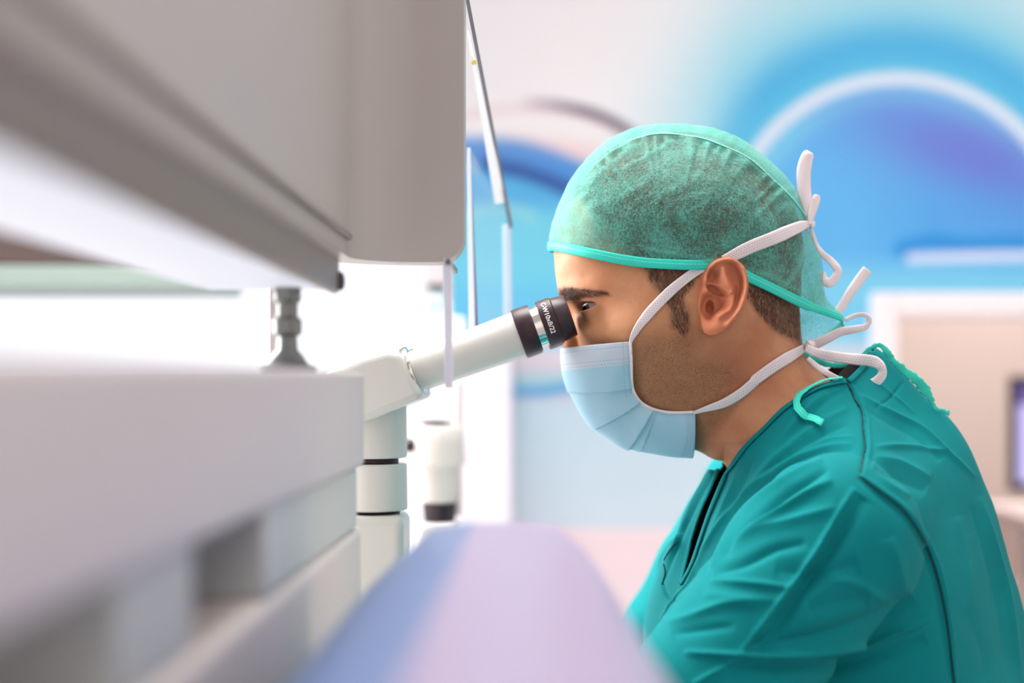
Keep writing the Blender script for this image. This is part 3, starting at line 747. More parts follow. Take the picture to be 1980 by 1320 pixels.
at = me.attributes.new('fold', 'FLOAT', 'POINT'); at.data.foreach_set('value', pl[used].astype(np.float32))
def cap_material():
    m = bpy.data.materials.new('sheer_green_nonwoven'); m.use_nodes = True; nt = m.node_tree; L = nt.links; b = nt.nodes['Principled BSDF']; out = nt.nodes['Material Output']
    b.inputs['Base Color'].default_value = lin((104,200,184))+(1,); b.inputs['Roughness'].default_value = .7; b.inputs['Sheen Weight'].default_value = .25
    tc = nt.nodes.new('ShaderNodeTexCoord')
    def noise(sc, det, dist=0, rot=None, stretch=None):
        n = nt.nodes.new('ShaderNodeTexNoise'); n.inputs['Scale'].default_value = sc; n.inputs['Detail'].default_value = det; n.inputs['Distortion'].default_value = dist
        if stretch:
            mp = nt.nodes.new('ShaderNodeMapping'); mp.inputs['Scale'].default_value = stretch; mp.inputs['Rotation'].default_value = rot
            L.new(tc.outputs['Object'], mp.inputs['Vector']); L.new(mp.outputs['Vector'], n.inputs['Vector'])
        else: L.new(tc.outputs['Object'], n.inputs['Vector'])
        return n.outputs['Fac']
    def mr(src, a, b_, c, d_):
        r = nt.nodes.new('ShaderNodeMapRange'); L.new(src, r.inputs['Value'])
        for k, x in zip(('From Min','From Max','To Min','To Max'), (a, b_, c, d_)): r.inputs[k].default_value = x
        return r.outputs['Result']
    def math_(op, a, c):
        n = nt.nodes.new('ShaderNodeMath'); n.operation = op
        for i, x in enumerate((a, c)):
            if isinstance(x, (int, float)): n.inputs[i].default_value = x
            else: L.new(x, n.inputs[i])
        return n.outputs[0]
    fa = nt.nodes.new('ShaderNodeAttribute'); fa.attribute_name = 'fold'; fold_ = fa.outputs['Fac']
    blot = mr(noise(30, 6, .8), .30, .70, -.20, .24)
    f1 = mr(noise(380, 2, 3, (0, .6, 0), (1, 1, .3)), .35, .65, -.17, .17)
    f2 = mr(noise(380, 2, 3, (0, -.7, 0), (.3, 1, 1)), .35, .65, -.17, .17)
    cov = math_('ADD', math_('ADD', blot, f1), math_('ADD', math_('ADD', f2, .42), math_('MULTIPLY', fold_, .42))); cov = math_('MINIMUM', math_('MAXIMUM', cov, .12), .97)
    tr = nt.nodes.new('ShaderNodeBsdfTransparent'); tl = nt.nodes.new('ShaderNodeBsdfTranslucent'); tl.inputs['Color'].default_value = lin((110,215,196))+(1,)
    m1 = nt.nodes.new('ShaderNodeMixShader'); m1.inputs[0].default_value = .35; L.new(b.outputs[0], m1.inputs[1]); L.new(tl.outputs[0], m1.inputs[2])
    m2 = nt.nodes.new('ShaderNodeMixShader'); L.new(cov, m2.inputs[0]); L.new(tr.outputs[0], m2.inputs[1]); L.new(m1.outputs[0], m2.inputs[2]); L.new(m2.outputs[0], out.inputs['Surface'])
    bp = nt.nodes.new('ShaderNodeBump'); bp.inputs['Strength'].default_value = .3; bp.inputs['Distance'].default_value = .0008; L.new(f1, bp.inputs['Height']); L.new(bp.outputs[0], b.inputs['Normal'])
    return m
m_cap = cap_material()
cap = link_mesh('surgical_cap', me, m_cap, man); cap['label'] = 'sheer green surgical cap with gathered crown'
def stitched(name, rgb, thread, rough=.6, rows=(.45,), period=.55, duty=.7, w=.05, dark=1.0, bump=.3, nz=.06):
    """cloth strip with rows of stitches or punched dots along its length (UV: cm along, 0-1 across)"""
    m = mat(name, rgb, rough=rough, noise=nz, nscale=90); nt = m.node_tree; L = nt.links; b = nt.nodes['Principled BSDF']
    uv = nt.nodes.new('ShaderNodeUVMap'); sp = nt.nodes.new('ShaderNodeSeparateXYZ'); L.new(uv.outputs[0], sp.inputs[0])
    def M(op, *a):
        n = nt.nodes.new('ShaderNodeMath'); n.operation = op
        for i, x in enumerate(a):
            if isinstance(x, (int, float)): n.inputs[i].default_value = x
            else: L.new(x, n.inputs[i])
        return n.outputs[0]
    tot = None
    for i, r in enumerate(rows):
        line = M('LESS_THAN', M('ABSOLUTE', M('SUBTRACT', sp.outputs[1], r)), w)
        dash = M('LESS_THAN', M('FRACT', M('ADD', M('DIVIDE', sp.outputs[0], period), .5*(i % 2))), duty)
        k = M('MULTIPLY', line, dash); tot = k if tot is None else M('MAXIMUM', tot, k)
    mx = nt.nodes.new('ShaderNodeMix'); mx.data_type = 'RGBA'; L.new(M('MULTIPLY', tot, dark), mx.inputs[0])
    src = b.inputs['Base Color'].links[0].from_socket if b.inputs['Base Color'].links else None
    if src: L.new(src, mx.inputs[6])
    else: mx.inputs[6].default_value = lin(rgb)+(1,)
    mx.inputs[7].default_value = lin(thread)+(1,); L.new(mx.outputs[2], b.inputs['Base Color'])
    return m
m_band = stitched('turquoise_binding', (34,204,186), (150,232,220), rows=(.42,), period=.3, duty=.8, w=.022)
m_strap = stitched('white_tie', (226,216,220), (172,160,168), rows=(.3,.5,.7), period=.24, duty=.34, w=.036)
m_white = mat('white_nonwoven', (240,226,230), rough=.7, noise=.03)
loop_p = []; loop_n = []; loop_w = []
for w_ in (10, 5):
    loop_p.append(Vector(uvw2w((1060.5, 476, w_)))); loop_n.append(Vector((-1, 0, 0))); loop_w.append(.0078)
nl = resample([(1064,476)]+nearline[1:-2]+[(1604,606),(1626,614)], 90)
for i, (x, y) in enumerate(nl):
    q, n = on_surf(Qc, x, y, 1.2-4*max(0, min(1, (x-1352)/10, (1440-x)/8))); loop_p.append(q); loop_n.append(n); loop_w.append(.0078*(1.0 if i < 80 else .8))
fl = resample([(1630,616),(1628,627),(1610,643),(1580,657),(1552,671)], 20)
for x, y in fl[1:]:
    q, n = at_uv(Qc, x, y, +1, 1.5); loop_p.append(q); loop_n.append(-n if False else n); loop_w.append(.0085)
ribbon('cap_binding', loop_p, loop_n, loop_w, m_band, cap, thick=.0009, curl=.06)
fp = []; fn = []
for x, y in resample([(1552,671),(1515,640),(1480,580),(1440,545),(1400,515),(1300,508),(1200,499),(1100,480),(1063,476)], 70):
    q, n = at_uv(Qc, x, y, +1, 1.2); fp.append(q); fn.append(n)
ribbon('cap_binding', fp, fn, .0078, m_band, cap, thick=.0009, curl=.06)
# thread along the crown seam
sp_, sn_ = [], []
for x, y in resample(seam[2:], 80):
    q, n = on_surf(Qc, x, y, 3.2); sp_.append(q); sn_.append(n)
m_thread = stitched('seam_thread', (120,214,196), (176,236,224), rows=(.5,), period=.4, duty=.6, w=.3)
ribbon('crown_seam', sp_, sn_, .0010, m_thread, cap, thick=.0008)

# ------------------------------------------------------------------ mask
Mc = resample([(1083,674),(1084,700),(1091,735),(1106,772),(1128,806),(1160,838),(1195,860),(1235,873),(1285,881),(1338,886)], 141)
Sc = resample([(1219,660),(1221,700),(1222,740),(1228,762),(1243,780),(1268,792),(1300,797),(1344,796)], 141)
nR, nT = 141, 49; Vm = np.zeros((nR, 2*nT-1, 3)); dtop = np.zeros((nR, 2*nT-1)); dside = np.zeros_like(dtop); alo = np.zeros_like(dtop); rowv = np.zeros_like(dtop)
cumM = np.r_[0, np.cumsum([math.dist(a, b) for a, b in zip(Mc[:-1], Mc[1:])])]; cumS = np.r_[0, np.cumsum([math.dist(a, b) for a, b in zip(Sc[:-1], Sc[1:])])]
for i in range(nR):
    h, n = cast(body_bvh, *Sc[i])
    if h is None: Dn = 110
    else: Dn = -w2uvw(np.array(h))[2]+5
    rowv[i] = i/(nR-1)
    if i == 0: Dprev = Dn
    Dn = Dprev = .9*Dprev+.1*Dn if i else Dn
    su, sv = im(Sc[i][0], Sc[i][1], Dn)
    for j in range(-(nT-1), nT):
        th = abs(j)/(nT-1)*PI/2; k = j+nT-1; e = 1-math.cos(th)**1.15 if th < PI/2-1e-6 else 1
        Vm[i,k] = (Mc[i][0]+(su-Mc[i][0])*e, Mc[i][1]+(sv-Mc[i][1])*e, (1 if j > 0 else -1)*Dn*math.sin(th)**.92)
        f = abs(j)/(nT-1); L = math.hypot(su-Mc[i][0], sv-Mc[i][1])*.55+Dn*.75
        dtop[i,k] = cumM[i]*(1-e)+cumS[i]*e; dside[i,k] = (1-f)*L*1.05; alo[i,k] = f*L
V = Vm.reshape(-1, 3); W2 = 2*nT-1
Fm = np.array([(i*W2+j, i*W2+j+1, (i+1)*W2+j+1, (i+1)*W2+j) for i in range(nR-1) for j in range(W2-1)])
Nm = vnormals(V, Fm); cen = np.array([1260, 760, 0]);
if (Nm*(V-cen)).sum() < 0: Fm = Fm[:,::-1]; Nm = -Nm
e = 1-np.cos(np.abs(np.arange(-(nT-1), nT))/(nT-1)*PI/2)[None,:]
r = np.arange(nR)[:,None]/(nR-1)
disp = np.zeros((nR, W2))
for m0, s0, wd, am in ((.235,.395,.17,8),(.467,.526,.15,11),(.675,.655,.14,11),(.735,.68,.03,4)):
    f = m0*(1-e)+s0*e; t = (f-r)/wd
    disp += am*np.where((t > 0) & (t < 1), np.clip(t*26, 0, 1)*(1-t)**1.2, 0)*np.clip(.35+e*1.2, 0, 1)
disp += 1.0*np.sin(r*19+e*6)*np.sin(e*9+r*5)
disp *= np.clip((1-e)*14, 0, 1)*np.clip(r*12, 0, 1)*np.clip((1-r)*12, 0, 1)
V = V+Nm*disp.reshape(-1)[:,None]
me = mesh_np('surgical_mask', uvw2w(V), Fm)
dbot = (cumM[-1]*(1-e)+cumS[-1]*e)-dtop
for nm, a in (('d_top', dtop), ('d_side', dside), ('along', alo), ('row_px', rowv*210), ('d_bottom', dbot)):
    at = me.attributes.new(nm, 'FLOAT', 'POINT'); at.data.foreach_set('value', a.reshape(-1).astype(np.float32))
def mask_material():
    m = mat('pale_blue_mask', (160,212,236), rough=.6); nt = m.node_tree; L = nt.links; b = nt.nodes['Principled BSDF']; out = nt.nodes['Material Output']
    def A(n_): n = nt.nodes.new('ShaderNodeAttribute'); n.attribute_name = n_; return n.outputs['Fac']
    def M(op, *a):
        n = nt.nodes.new('ShaderNodeMath'); n.operation = op
        for i, x in enumerate(a):
            if isinstance(x, (int, float)): n.inputs[i].default_value = x
            else: L.new(x, n.inputs[i])
        return n.outputs[0]
    def mix(f, a, c):
        n = nt.nodes.new('ShaderNodeMix'); n.data_type = 'RGBA'; L.new(f, n.inputs[0])
        for i, x in ((6, a), (7, c)):
            if isinstance(x, tuple): n.inputs[i].default_value = lin(x)+(1,)
            else: L.new(x, n.inputs[i])
        return n.outputs[2]
    tc = nt.nodes.new('ShaderNodeTexCoord'); nz = nt.nodes.new('ShaderNodeTexNoise'); nz.inputs['Scale'].default_value = 45; nz.inputs['Detail'].default_value = 5; L.new(tc.outputs['Object'], nz.inputs['Vector'])
    top, side, al, row, bot = A('d_top'), A('d_side'), A('along'), A('row_px'), A('d_bottom')
    tot = None
    for src, at_, run, per in ((top, 9, al, 5.2), (top, 32, al, 5.2), (top, 39, al, 5.2), (side, 8, row, 4.2), (side, 17, row, 4.2), (bot, 7, al, 3.4), (bot, 14, al, 3.4), (bot, 21, al, 3.4)):
        k = M('MULTIPLY', M('LESS_THAN', M('ABSOLUTE', M('SUBTRACT', src, at_)), .75), M('LESS_THAN', M('FRACT', M('DIVIDE', run, per)), .5)); tot = k if tot is None else M('MAXIMUM', tot, k)
    c = mix(nz.outputs['Fac'], (166,216,240), (192,230,246))
    c = mix(M('LESS_THAN', top, 43), c, (214,228,242)); c = mix(M('LESS_THAN', side, 4), c, (235,236,245)); c = mix(M('LESS_THAN', bot, 25), c, (176,214,236))
    tot = M('MULTIPLY', tot, M('MAXIMUM', M('GREATER_THAN', side, 22), M('LESS_THAN', row, 88)))
    c = mix(M('MULTIPLY', tot, .55), c, (120,165,195)); L.new(c, b.inputs['Base Color'])
    tl = nt.nodes.new('ShaderNodeBsdfTranslucent'); L.new(c, tl.inputs['Color']); ms = nt.nodes.new('ShaderNodeMixShader'); ms.inputs[0].default_value = .22
    L.new(b.outputs[0], ms.inputs[1]); L.new(tl.outputs[0], ms.inputs[2]); L.new(ms.outputs[0], out.inputs['Surface'])
    return m
mask = link_mesh('surgical_mask', me, mask_material(), man); so = mask.modifiers.new('thickness', 'SOLIDIFY'); so.thickness = .0008; so.offset = -1
mask['label'] = 'pale blue pleated surgical mask'
# white edging along the side
for sg in (-1, 1):
    q = uvw2w(V.reshape(nR, W2, 3)[:, 0 if sg < 0 else W2-1]); tb = MB().tube([Vector(x)+Vector((0, sg*.0006, 0)) for x in q[::3]], .0011, 8)
    tb.build('edging', m_white, mask)
def head_strap(name, Q, pts, w, mt, parent, off=3.0, n=50, both=True):
    for sg in ((-1, 1) if both else (-1,)):
        P_, N_ = [], []
        for x, y in resample(pts, n):
            q, nn = on_surf(Q, x, y, off)
            if sg > 0: q = Vector((q.x, 2*Y0-q.y, q.z)); nn = Vector((nn.x, -nn.y, nn.z))
            P_.append(q); N_.append(nn)
        ww = [np.interp(k/(n-1), [a for a, _ in w], [b*S for _, b in w]) for k in range(n)]
        ribbon(name, P_, N_, ww, mt, parent, curl=.05)
Qmaxhn = lambda u, v: np.maximum(Qh(u, v), Qn(u, v))
head_strap('tie_strap', Qh, [(1219,662),(1226,645),(1242,622),(1268,592),(1300,560),(1332,534),(1354,519),(1366,515)], [(0,5),(.1,12),(.3,19),(.6,19),(.8,17),(1,16)], m_strap, mask, 5)
head_strap('tie_strap', Qc, [(1398,503),(1416,494),(1450,477),(1500,457),(1545,438),(1562,433)], [(0,18),(.2,23),(.7,25),(.9,20),(1,10)], m_strap, mask, 4)
head_strap('tie_strap', Qmaxhn, [(1342,795),(1362,789),(1400,777),(1432,758),(1462,733),(1500,705),(1535,684),(1551,674)], [(0,6),(.15,14),(.3,19),(.6,20),(.85,22),(1,16)], m_strap, mask, 5)
def free(name, pts, w, mt, parent, Y, tilt=(0,-1,0), thick=.0006, n=8, jag=0, curl=.08):
    """loose ribbon: pts (px,py[,dY]), facing roughly the room's near side"""
    c = catmull([P(p[0], p[1], Y+(p[2] if len(p) > 2 else 0)) for p in pts], n)
    ww = [np.interp(i/(len(c)-1), [a for a, _ in w], [b*S for _, b in w]) for i in range(len(c))]
    N = []
    for i in range(len(c)):
        a = .35*math.sin(i*.37+pts[0][0]); N.append(Vector(tilt)+Vector((a*.4, 0, a*.3)))
    return ribbon(name, c, N, ww, mt, parent, thick=thick, jag=jag, curl=curl)
YR = Y0-.01
free('tie_bow', [(1566,436),(1560,405),(1555,370),(1554,335),(1559,308),(1566,294)], [(0,8),(.15,22),(.4,27),(.7,26),(.9,22),(1,12)], m_white, mask, YR, curl=.2)
free('tie_bow', [(1566,434),(1570,412),(1577,390),(1579,376)], [(0,6),(.3,14),(.8,16),(1,8)], m_white, mask, YR-.006)
free('tie_end', [(1566,436),(1571,452),(1580,476),(1592,492),(1607,505),(1619,521),(1616,535),(1604,547),(1594,541),(1590,527)], [(0,6),(.2,8),(.45,14),(.6,16),(.8,17),(1,12)], m_white, mask, YR+.004)
free('tie_end', [(1618,606),(1630,588),(1646,563),(1662,541),(1677,521)], [(0,14),(.4,18),(.8,20),(1,20)], m_white, mask, YR+.02)
free('tie_bow', [(1553,674),(1572,667),(1600,654),(1626,641),(1655,636),(1674,631),(1681,618),(1674,609),(1656,609),(1634,619)], [(0,20),(.2,18),(.4,15),(.6,11),(.8,8),(1,8)], m_strap, mask, YR)
free('tie_end', [(1558,672),(1580,682),(1610,689),(1650,694),(1682,697),(1699,704),(1706,717),(1702,730),(1686,742),(1659,747)], [(0,14),(.2,20),(.5,22),(.65,16),(.8,18),(1,20)], m_strap, mask, YR-.03)
free('tie_end', [(1562,692),(1580,708),(1600,722),(1622,734)], [(0,7),(.5,11),(1,12)], m_white, mask, YR-.035)
kn = MB(); kn.lathe([(-.004,.0005),(-.0025,.003),(0,.0042),(.0025,.003),(.004,.0005)], P(1567,433,YR), (1,0,.4), 16); kn.build('knot', m_white, mask)
kn = MB(); kn.lathe([(-.005,.0005),(-.003,.0035),(0,.005),(.003,.0035),(.005,.0005)], P(1566,668,YR-.01), (1,0,.6), 16); kn.build('knot', m_white, mask)

# ------------------------------------------------------------------ scrub top
def wp(x, y, z): return w2uvw(np.array((x, y, z)))
arms = []
SH, EL, WR = (.215,1.035,1.035), (.062,.975,.875), (-.145,1.09,.815)
for sg in (1, -1):
    f = lambda q: (q[0], q[1] if sg > 0 else 2*Y0-q[1]+.0, q[2])
    el = f(EL) if sg > 0 else (.115, 1.46, .86)
    arms.append(((f(SH), .064), (el, .050))); arms.append(((el, .050), (f(WR), .034)))
us_ = axis([(1010-330,1160,9),(1160,2030,3.3)]); vs_ = axis([(640,1330,3.3),(1330,1960,9)]); ws_ = axis([(-640,-60,3.8),(-60,60,5),(60,640,9)])
U_, V_ = np.meshgrid(us_, vs_, indexing='ij'); Q_ = Qt(U_, V_); den = 2*np.maximum(np.sqrt(np.maximum(Q_, 0)), 70)
Ft = np.empty((len(us_), len(vs_), len(ws_)), dtype=np.float32)
for k, w in enumerate(ws_):
    w = float(w); f = (w*w-Q_)/den
    f = np.maximum(f, V_-1950.)
    for (a, ra), (b, rb) in arms:
        A = wp(*a); B = wp(*b); d = B-A; l2 = d@d
        t = np.clip(((U_-A[0])*d[0]+(V_-A[1])*d[1]+(w-A[2])*d[2])/l2, 0, 1)
        g = np.sqrt((U_-A[0]-t*d[0])**2+(V_-A[1]-t*d[1])**2+(w-A[2]-t*d[2])**2)-(ra+(rb-ra)*t)/S
        f = smin(f, g, 26)
    wr = wp(*WR); f = np.maximum(f, wr[0]+10-U_)
    Ft[:,:,k] = f
Vt, Qq = snets(Ft, us_, vs_, ws_); del Ft
Vt = relax(Vt, Qq, 3, .5)
wt = uvw2w(Vt); Nt = vnormals(wt, Qq)
if (Nt*(wt-wt.mean(0))).sum() < 0: Qq = Qq[:,::-1]; Nt = -Nt
tx, ty = img_of(Vt); front = Vt[:,2] < 10
folds = [  # polyline, height px, width px
 ([(1637,738),(1652,768),(1668,800),(1671,835),(1673,867),(1664,918)], -4.5, 3.2), ([(1643,738),(1658,768),(1675,800),(1679,835),(1681,867),(1671,918)], 2.5, 4),
 ([(1664,918),(1699,944),(1751,985),(1792,1047),(1818,1119),(1836,1207),(1849,1320)], 4.5, 4.5), ([(1656,924),(1692,952),(1743,992),(1783,1052),(1808,1122),(1826,1210),(1839,1320)], -4, 5),
 ([(1601,908),(1560,930),(1509,960),(1460,1005),(1416,1052),(1400,1075)], -9, 8), ([(1610,930),(1560,955),(1500,995),(1440,1035),(1408,1066)], 8, 8),
 ([(1590,890),(1540,912),(1490,945),(1440,990),(1400,1045),(1375,1095)], 6, 7), ([(1650,870),(1590,872),(1530,900),(1470,945),(1420,1000),(1380,1070),(1360,1110)], -4.5, 5),
 ([(1650,858),(1600,862),(1530,888),(1460,935),(1410,990),(1360,1070),(1320,1140),(1290,1180)], 4, 5),
 ([(1653,944),(1618,1000),(1581,1063),(1555,1100),(1529,1135),(1480,1200),(1431,1264)], 8, 6), ([(1670,960),(1640,1010),(1600,1075),(1560,1130),(1500,1215),(1460,1250)], -11, 15),
 ([(1375,1124),(1440,1128),(1529,1135)], 5, 7), ([(1360,1150),(1440,1160),(1510,1160)], 4, 12), ([(1383,1108),(1440,1090),(1500,1060),(1560,1050)], -6, 10),
 ([(1420,1050),(1480,1020),(1550,1000),(1620,980)], 5, 12),
 ([(1290,1205),(1340,1190),(1400,1170),(1460,1165)], 5, 9), ([(1300,1225),(1360,1215),(1420,1210)], -4, 9),
 ([(1323,1262),(1420,1267),(1529,1269),(1610,1260),(1684,1243),(1777,1207),(1800,1190)], 8, 6), ([(1400,1290),(1529,1292),(1620,1286),(1700,1268),(1790,1235)], -9, 14),
 ([(1440,1250),(1520,1240),(1600,1225),(1700,1190),(1760,1150)], -8, 18), ([(1431,1270),(1390,1295),(1339,1325)], 5, 6),
 ([(1658,764),(1700,785),(1740,805),(1787,831),(1830,870),(1885,923)], 4.5, 5), ([(1670,790),(1730,820),(1780,850),(1820,890)], -3.5, 10),
 ([(1690,866),(1740,862),(1790,866),(1830,872)], 4, 6), ([(1690,885),(1740,895),(1800,925)], 4.5, 10), ([(1690,905),(1740,925),(1790,950)], -4, 12), ([(1680,900),(1720,935),(1760,960)], 3, 7),
 ([(1895,960),(1920,1040),(1945,1130),(1965,1250),(1975,1320)], 5, 7), ([(1880,980),(1905,1060),(1930,1160),(1945,1280)], -4, 9),
 ([(1640,790),(1600,810),(1540,850),(1480,905),(1430,960)], 4, 8), ([(1640,820),(1590,838),(1530,875),(1470,925)], -4.5, 7), ([(1655,845),(1600,850),(1540,873)], 3, 5),
 ([(1630,755),(1590,780),(1540,830),(1500,870)], -3, 9), ([(1600,760),(1560,790),(1510,850)], 3, 9),
 ([(1440,880),(1420,930),(1395,990),(1370,1050),(1345,1110)], 3.5, 8), ([(1455,890),(1430,950),(1400,1010)], -2.5, 6),
 ([(1372,908),(1340,970),(1310,1035),(1285,1090)], 3, 4), ([(1380,915),(1352,965),(1322,1025),(1296,1090),(1284,1125)], -3.0, 4),
 ([(1280,1120),(1290,1150),(1310,1165)], -3, 3), ([(1322,1140),(1300,1165),(1275,1200)], 3, 4),
 ([(1560,1180),(1620,1165),(1680,1160)], -4, 20), ([(1500,1100),(1580,1110),(1660,1090)], -5, 22), ([(1720,1040),(1740,1100),(1750,1160)], 4, 16), ([(1600,1120),(1660,1130),(1720,1170)], 3, 10), ([(1850,1000),(1870,1080),(1880,1180)], 3, 14), ([(1870,1180),(1900,1260),(1905,1320)], -3, 14),
 ([(1690,735),(1740,775),(1770,800)], 2, 3), ([(1745,740),(1720,770),(1690,790)], -2, 3),
]
disp = np.zeros(len(Vt))
for line, a, wd in folds:
    c = [(q.x, q.y) for q in catmull([(x, y, 0) for x, y in line], 5)]
    xs = [q[0] for q in c]; ys = [q[1] for q in c]; m = front & (tx > min(xs)-6*wd-8) & (tx < max(xs)+6*wd+8) & (ty > min(ys)-6*wd-8) & (ty < max(ys)+6*wd+8)
    if not m.any(): continue
    d, p, _ = polydist(tx[m], ty[m], c); disp[m] += 1.7*a*(.5*np.exp(-(d/wd)**2)+.5*np.exp(-d/(.75*wd)))*np.clip(np.sin(PI*np.clip(p, .0, 1)), 0, 1)**.4
disp += 1.5*np.sin(Vt[:,0]*.021+2*np.sin(Vt[:,1]*.013))*np.sin(Vt[:,1]*.025+Vt[:,2]*.02+2*np.sin(Vt[:,0]*.011))
disp += np.where(~front, 4*np.sin(Vt[:,0]*.03+2*np.sin(Vt[:,1]*.02)), 0)
wt_full = wt+Nt*(disp*S)[:,None]
slit = [(1397,898),(1376,942),(1355,990),(1337,1045),(1316,1132),(1336,1095),(1352,1050),(1370,1000),(1404,918)]
neckN = [(1300,600),(1300,880),(1397,898),(1376,942),(1355,990),(1337,1045),(1316,1132),(1336,1095),(1352,1050),(1370,1000),(1404,918),(1440,866),(1480,826),(1520,787),(1580,750),(1637,735),(1662,712),(1690,674),(1700,600)]
neckF = [(1300,600),(1330,890),(1397,898),(1440,866),(1480,826),(1520,787),(1580,750),(1637,732),(1662,705),(1690,674),(1700,600)]
mir = Vt.copy(); mir[:,2] = -np.abs(mir[:,2]); mx_, my_ = img_of(mir)
cut = np.where(Vt[:,2] < 0, inpoly(tx, ty, neckN), inpoly(mx_, my_, neckF) | inpoly(Vt[:,0], Vt[:,1], neckF))
cut |= (Vt[:,1] > 1940) | (Vt[:,0] < wp(*WR)[0]+16)
# pull the vertices next to the cut onto its outline so that the neckline is a clean edge
near_edge = np.where(Vt[:,2] < 0, np.abs(polysdf(tx, ty, neckN)) < 5.5, False) & (ty > 660)
vs2, q2, used2 = cull(wt_full, Qq, ~cut)
me = mesh_np('scrub_top', vs2, q2)
def cloth_material(name, rgb, dark=.25):
    m = mat(name, rgb, rough=.85, spec=.15, noise=.06, nscale=60); nt = m.node_tree; L = nt.links; b = nt.nodes['Principled BSDF']
    tc = nt.nodes.new('ShaderNodeTexCoord'); n = nt.nodes.new('ShaderNodeTexNoise'); n.inputs['Scale'].default_value = 1400; n.inputs['Detail'].default_value = 2; L.new(tc.outputs['Object'], n.inputs['Vector'])
    bp = nt.nodes.new('ShaderNodeBump'); bp.inputs['Strength'].default_value = .25; bp.inputs['Distance'].default_value = .0006; L.new(n.outputs['Fac'], bp.inputs['Height']); L.new(bp.outputs[0], b.inputs['Normal'])
    b.inputs['Sheen Weight'].default_value = .0
    return m
m_scrub = cloth_material('teal_scrub_cotton', (4,122,126))
top = link_mesh('scrub_top', me, m_scrub, man); so = top.modifiers.new('thickness', 'SOLIDIFY'); so.thickness = .0011; so.offset = -1
scrub_bvh = bvh_of(wt_full, Qq)
# hemmed neckline
def edge_strip(pts, off_in, w, name, n=60):
    P_, N_ = [], []
    for x, y in resample(pts, n):
        h, nn = cast(scrub_bvh, x, y)
        if h is None or (P_ and (h-P_[-1]).length > .02) or h.y > Y0: continue
        P_.append(h+nn*.0008); N_.append(nn)
    ribbon(name, P_, N_, w, m_scrub, top, thick=.0016, curl=.1)
edge_strip([(1404,918),(1440,868),(1480,828),(1520,789),(1580,752),(1634,737)], 0, .004, 'neckline_hem')
edge_strip([(1404,918),(1386,960),(1370,1000),(1353,1050),(1337,1095),(1318,1130)], 0, .004, 'neckline_hem')
edge_strip([(1390,902),(1376,942),(1355,990),(1337,1045),(1318,1128)], 0, .003, 'neckline_hem')
edge_strip([(1640,738),(1664,714),(1686,682)], 0, .004, 'neckline_hem', 20)
m_seam = mat('seam_crevice_shade', (4,66,72), rough=.8)  # crevice shade along the seams, put in as a darker teal
def seam_line(pts, w, mt, name, lift=.0003, n=60):
    P_, N_ = [], []
    for x, y in resample(pts, n):
        h, nn = cast(scrub_bvh, x, y)
        if h is None or (P_ and (h-P_[-1]).length > .07): continue
        P_.append(h+nn*lift); N_.append(nn)
    ribbon(name, P_, N_, w, mt, top, thick=.0008, curl=.15)
seam_line([(1635,738),(1648,756),(1652,770),(1664,788),(1668,802),(1667,818),(1671,835),(1674,866),(1669,884),(1664,918)], .0009, m_seam, 'shoulder_seam')
seam_line([(1664,918),(1699,944),(1751,985),(1792,1047),(1818,1119),(1836,1207),(1849,1330)], .0022, m_scrub, 'armhole_seam', .0006, 90)
seam_line([(1660,920),(1694,947),(1746,988),(1787,1050),(1813,1121),(1831,1208),(1844,1330)], .0007, m_seam, 'armhole_seam', .0002, 90)
seam_line([(1284,1083),(1296,1062),(1310,1048)], .0008, m_seam, 'placket_seam', .0003, 20)
seam_line([(1280,1130),(1286,1108),(1283,1090)], .0008, m_seam, 'placket_seam', .0003, 20)
# black layer inside the scrub top, behind the neckline openings
ku = np.where(True, (mx_ < 1760) & (my_ < 1240) & (my_ > 700), False)
ku = inpoly(mx_, my_, [(1360,890),(1410,890),(1600,720),(1640,690),(1715,660),(1715,765),(1560,835),(1480,930),(1420,1040),(1360,1170),(1280,1170),(1320,1000)])
wu = uvw2w(Vt)-Nt*(22*S); v3, q3, _ = cull(wu, Qq, ku & ~(inpoly(mx_, my_, [(1300,600),(1300,880),(1398,906),(1440,872),(1520,795),(1580,757),(1600,700),(1600,600)])))
link_mesh('inner_layer', mesh_np('inner_layer', v3, q3), mat('black_inner_layer', (14,8,12), rough=.9), man)
m_tie = mat('turquoise_gauze', (40,200,182), rough=.7, noise=.12, nscale=300, alpha=.93)
# cap ties hanging over the collar
free('cap_tie', [(1556,682),(1566,690),(1580,697),(1600,704),(1625,707),(1645,703),(1660,697),(1667,688),(1680,674),(1700,667),(1712,677),(1722,690)], [(0,6),(.2,11),(.4,9),(.6,8),(.75,6),(.9,12),(1,14)], m_tie, cap, YR-.012, jag=.0006)
free('cap_tie', [(1722,690),(1732,702),(1748,716),(1770,732),(1787,752),(1797,765),(1803,780),(1809,790),(1822,795),(1836,798)], [(0,8),(.2,16),(.45,20),(.6,10),(.75,6),(.9,7),(1,9)], m_tie, cap, YR-.012, jag=.001)
c2 = [(1628,735),(1600,739),(1575,750),(1556,763),(1546,772),(1544,786),(1550,800),(1562,809),(1578,815),(1592,821)]
Pq, Nq = [], []
for x, y in resample(c2, 46):
    h, nn = near_cast([scrub_bvh], x, y)
    if h is not None: Pq.append(h+nn*.0035); Nq.append(nn)
ribbon('cap_tie', Pq, Nq, [np.interp(i/len(Pq), [0,.35,.5,.7,1], [4*S,7*S,13*S,14*S,14*S]) for i in range(len(Pq))], m_band, cap, jag=.0004)
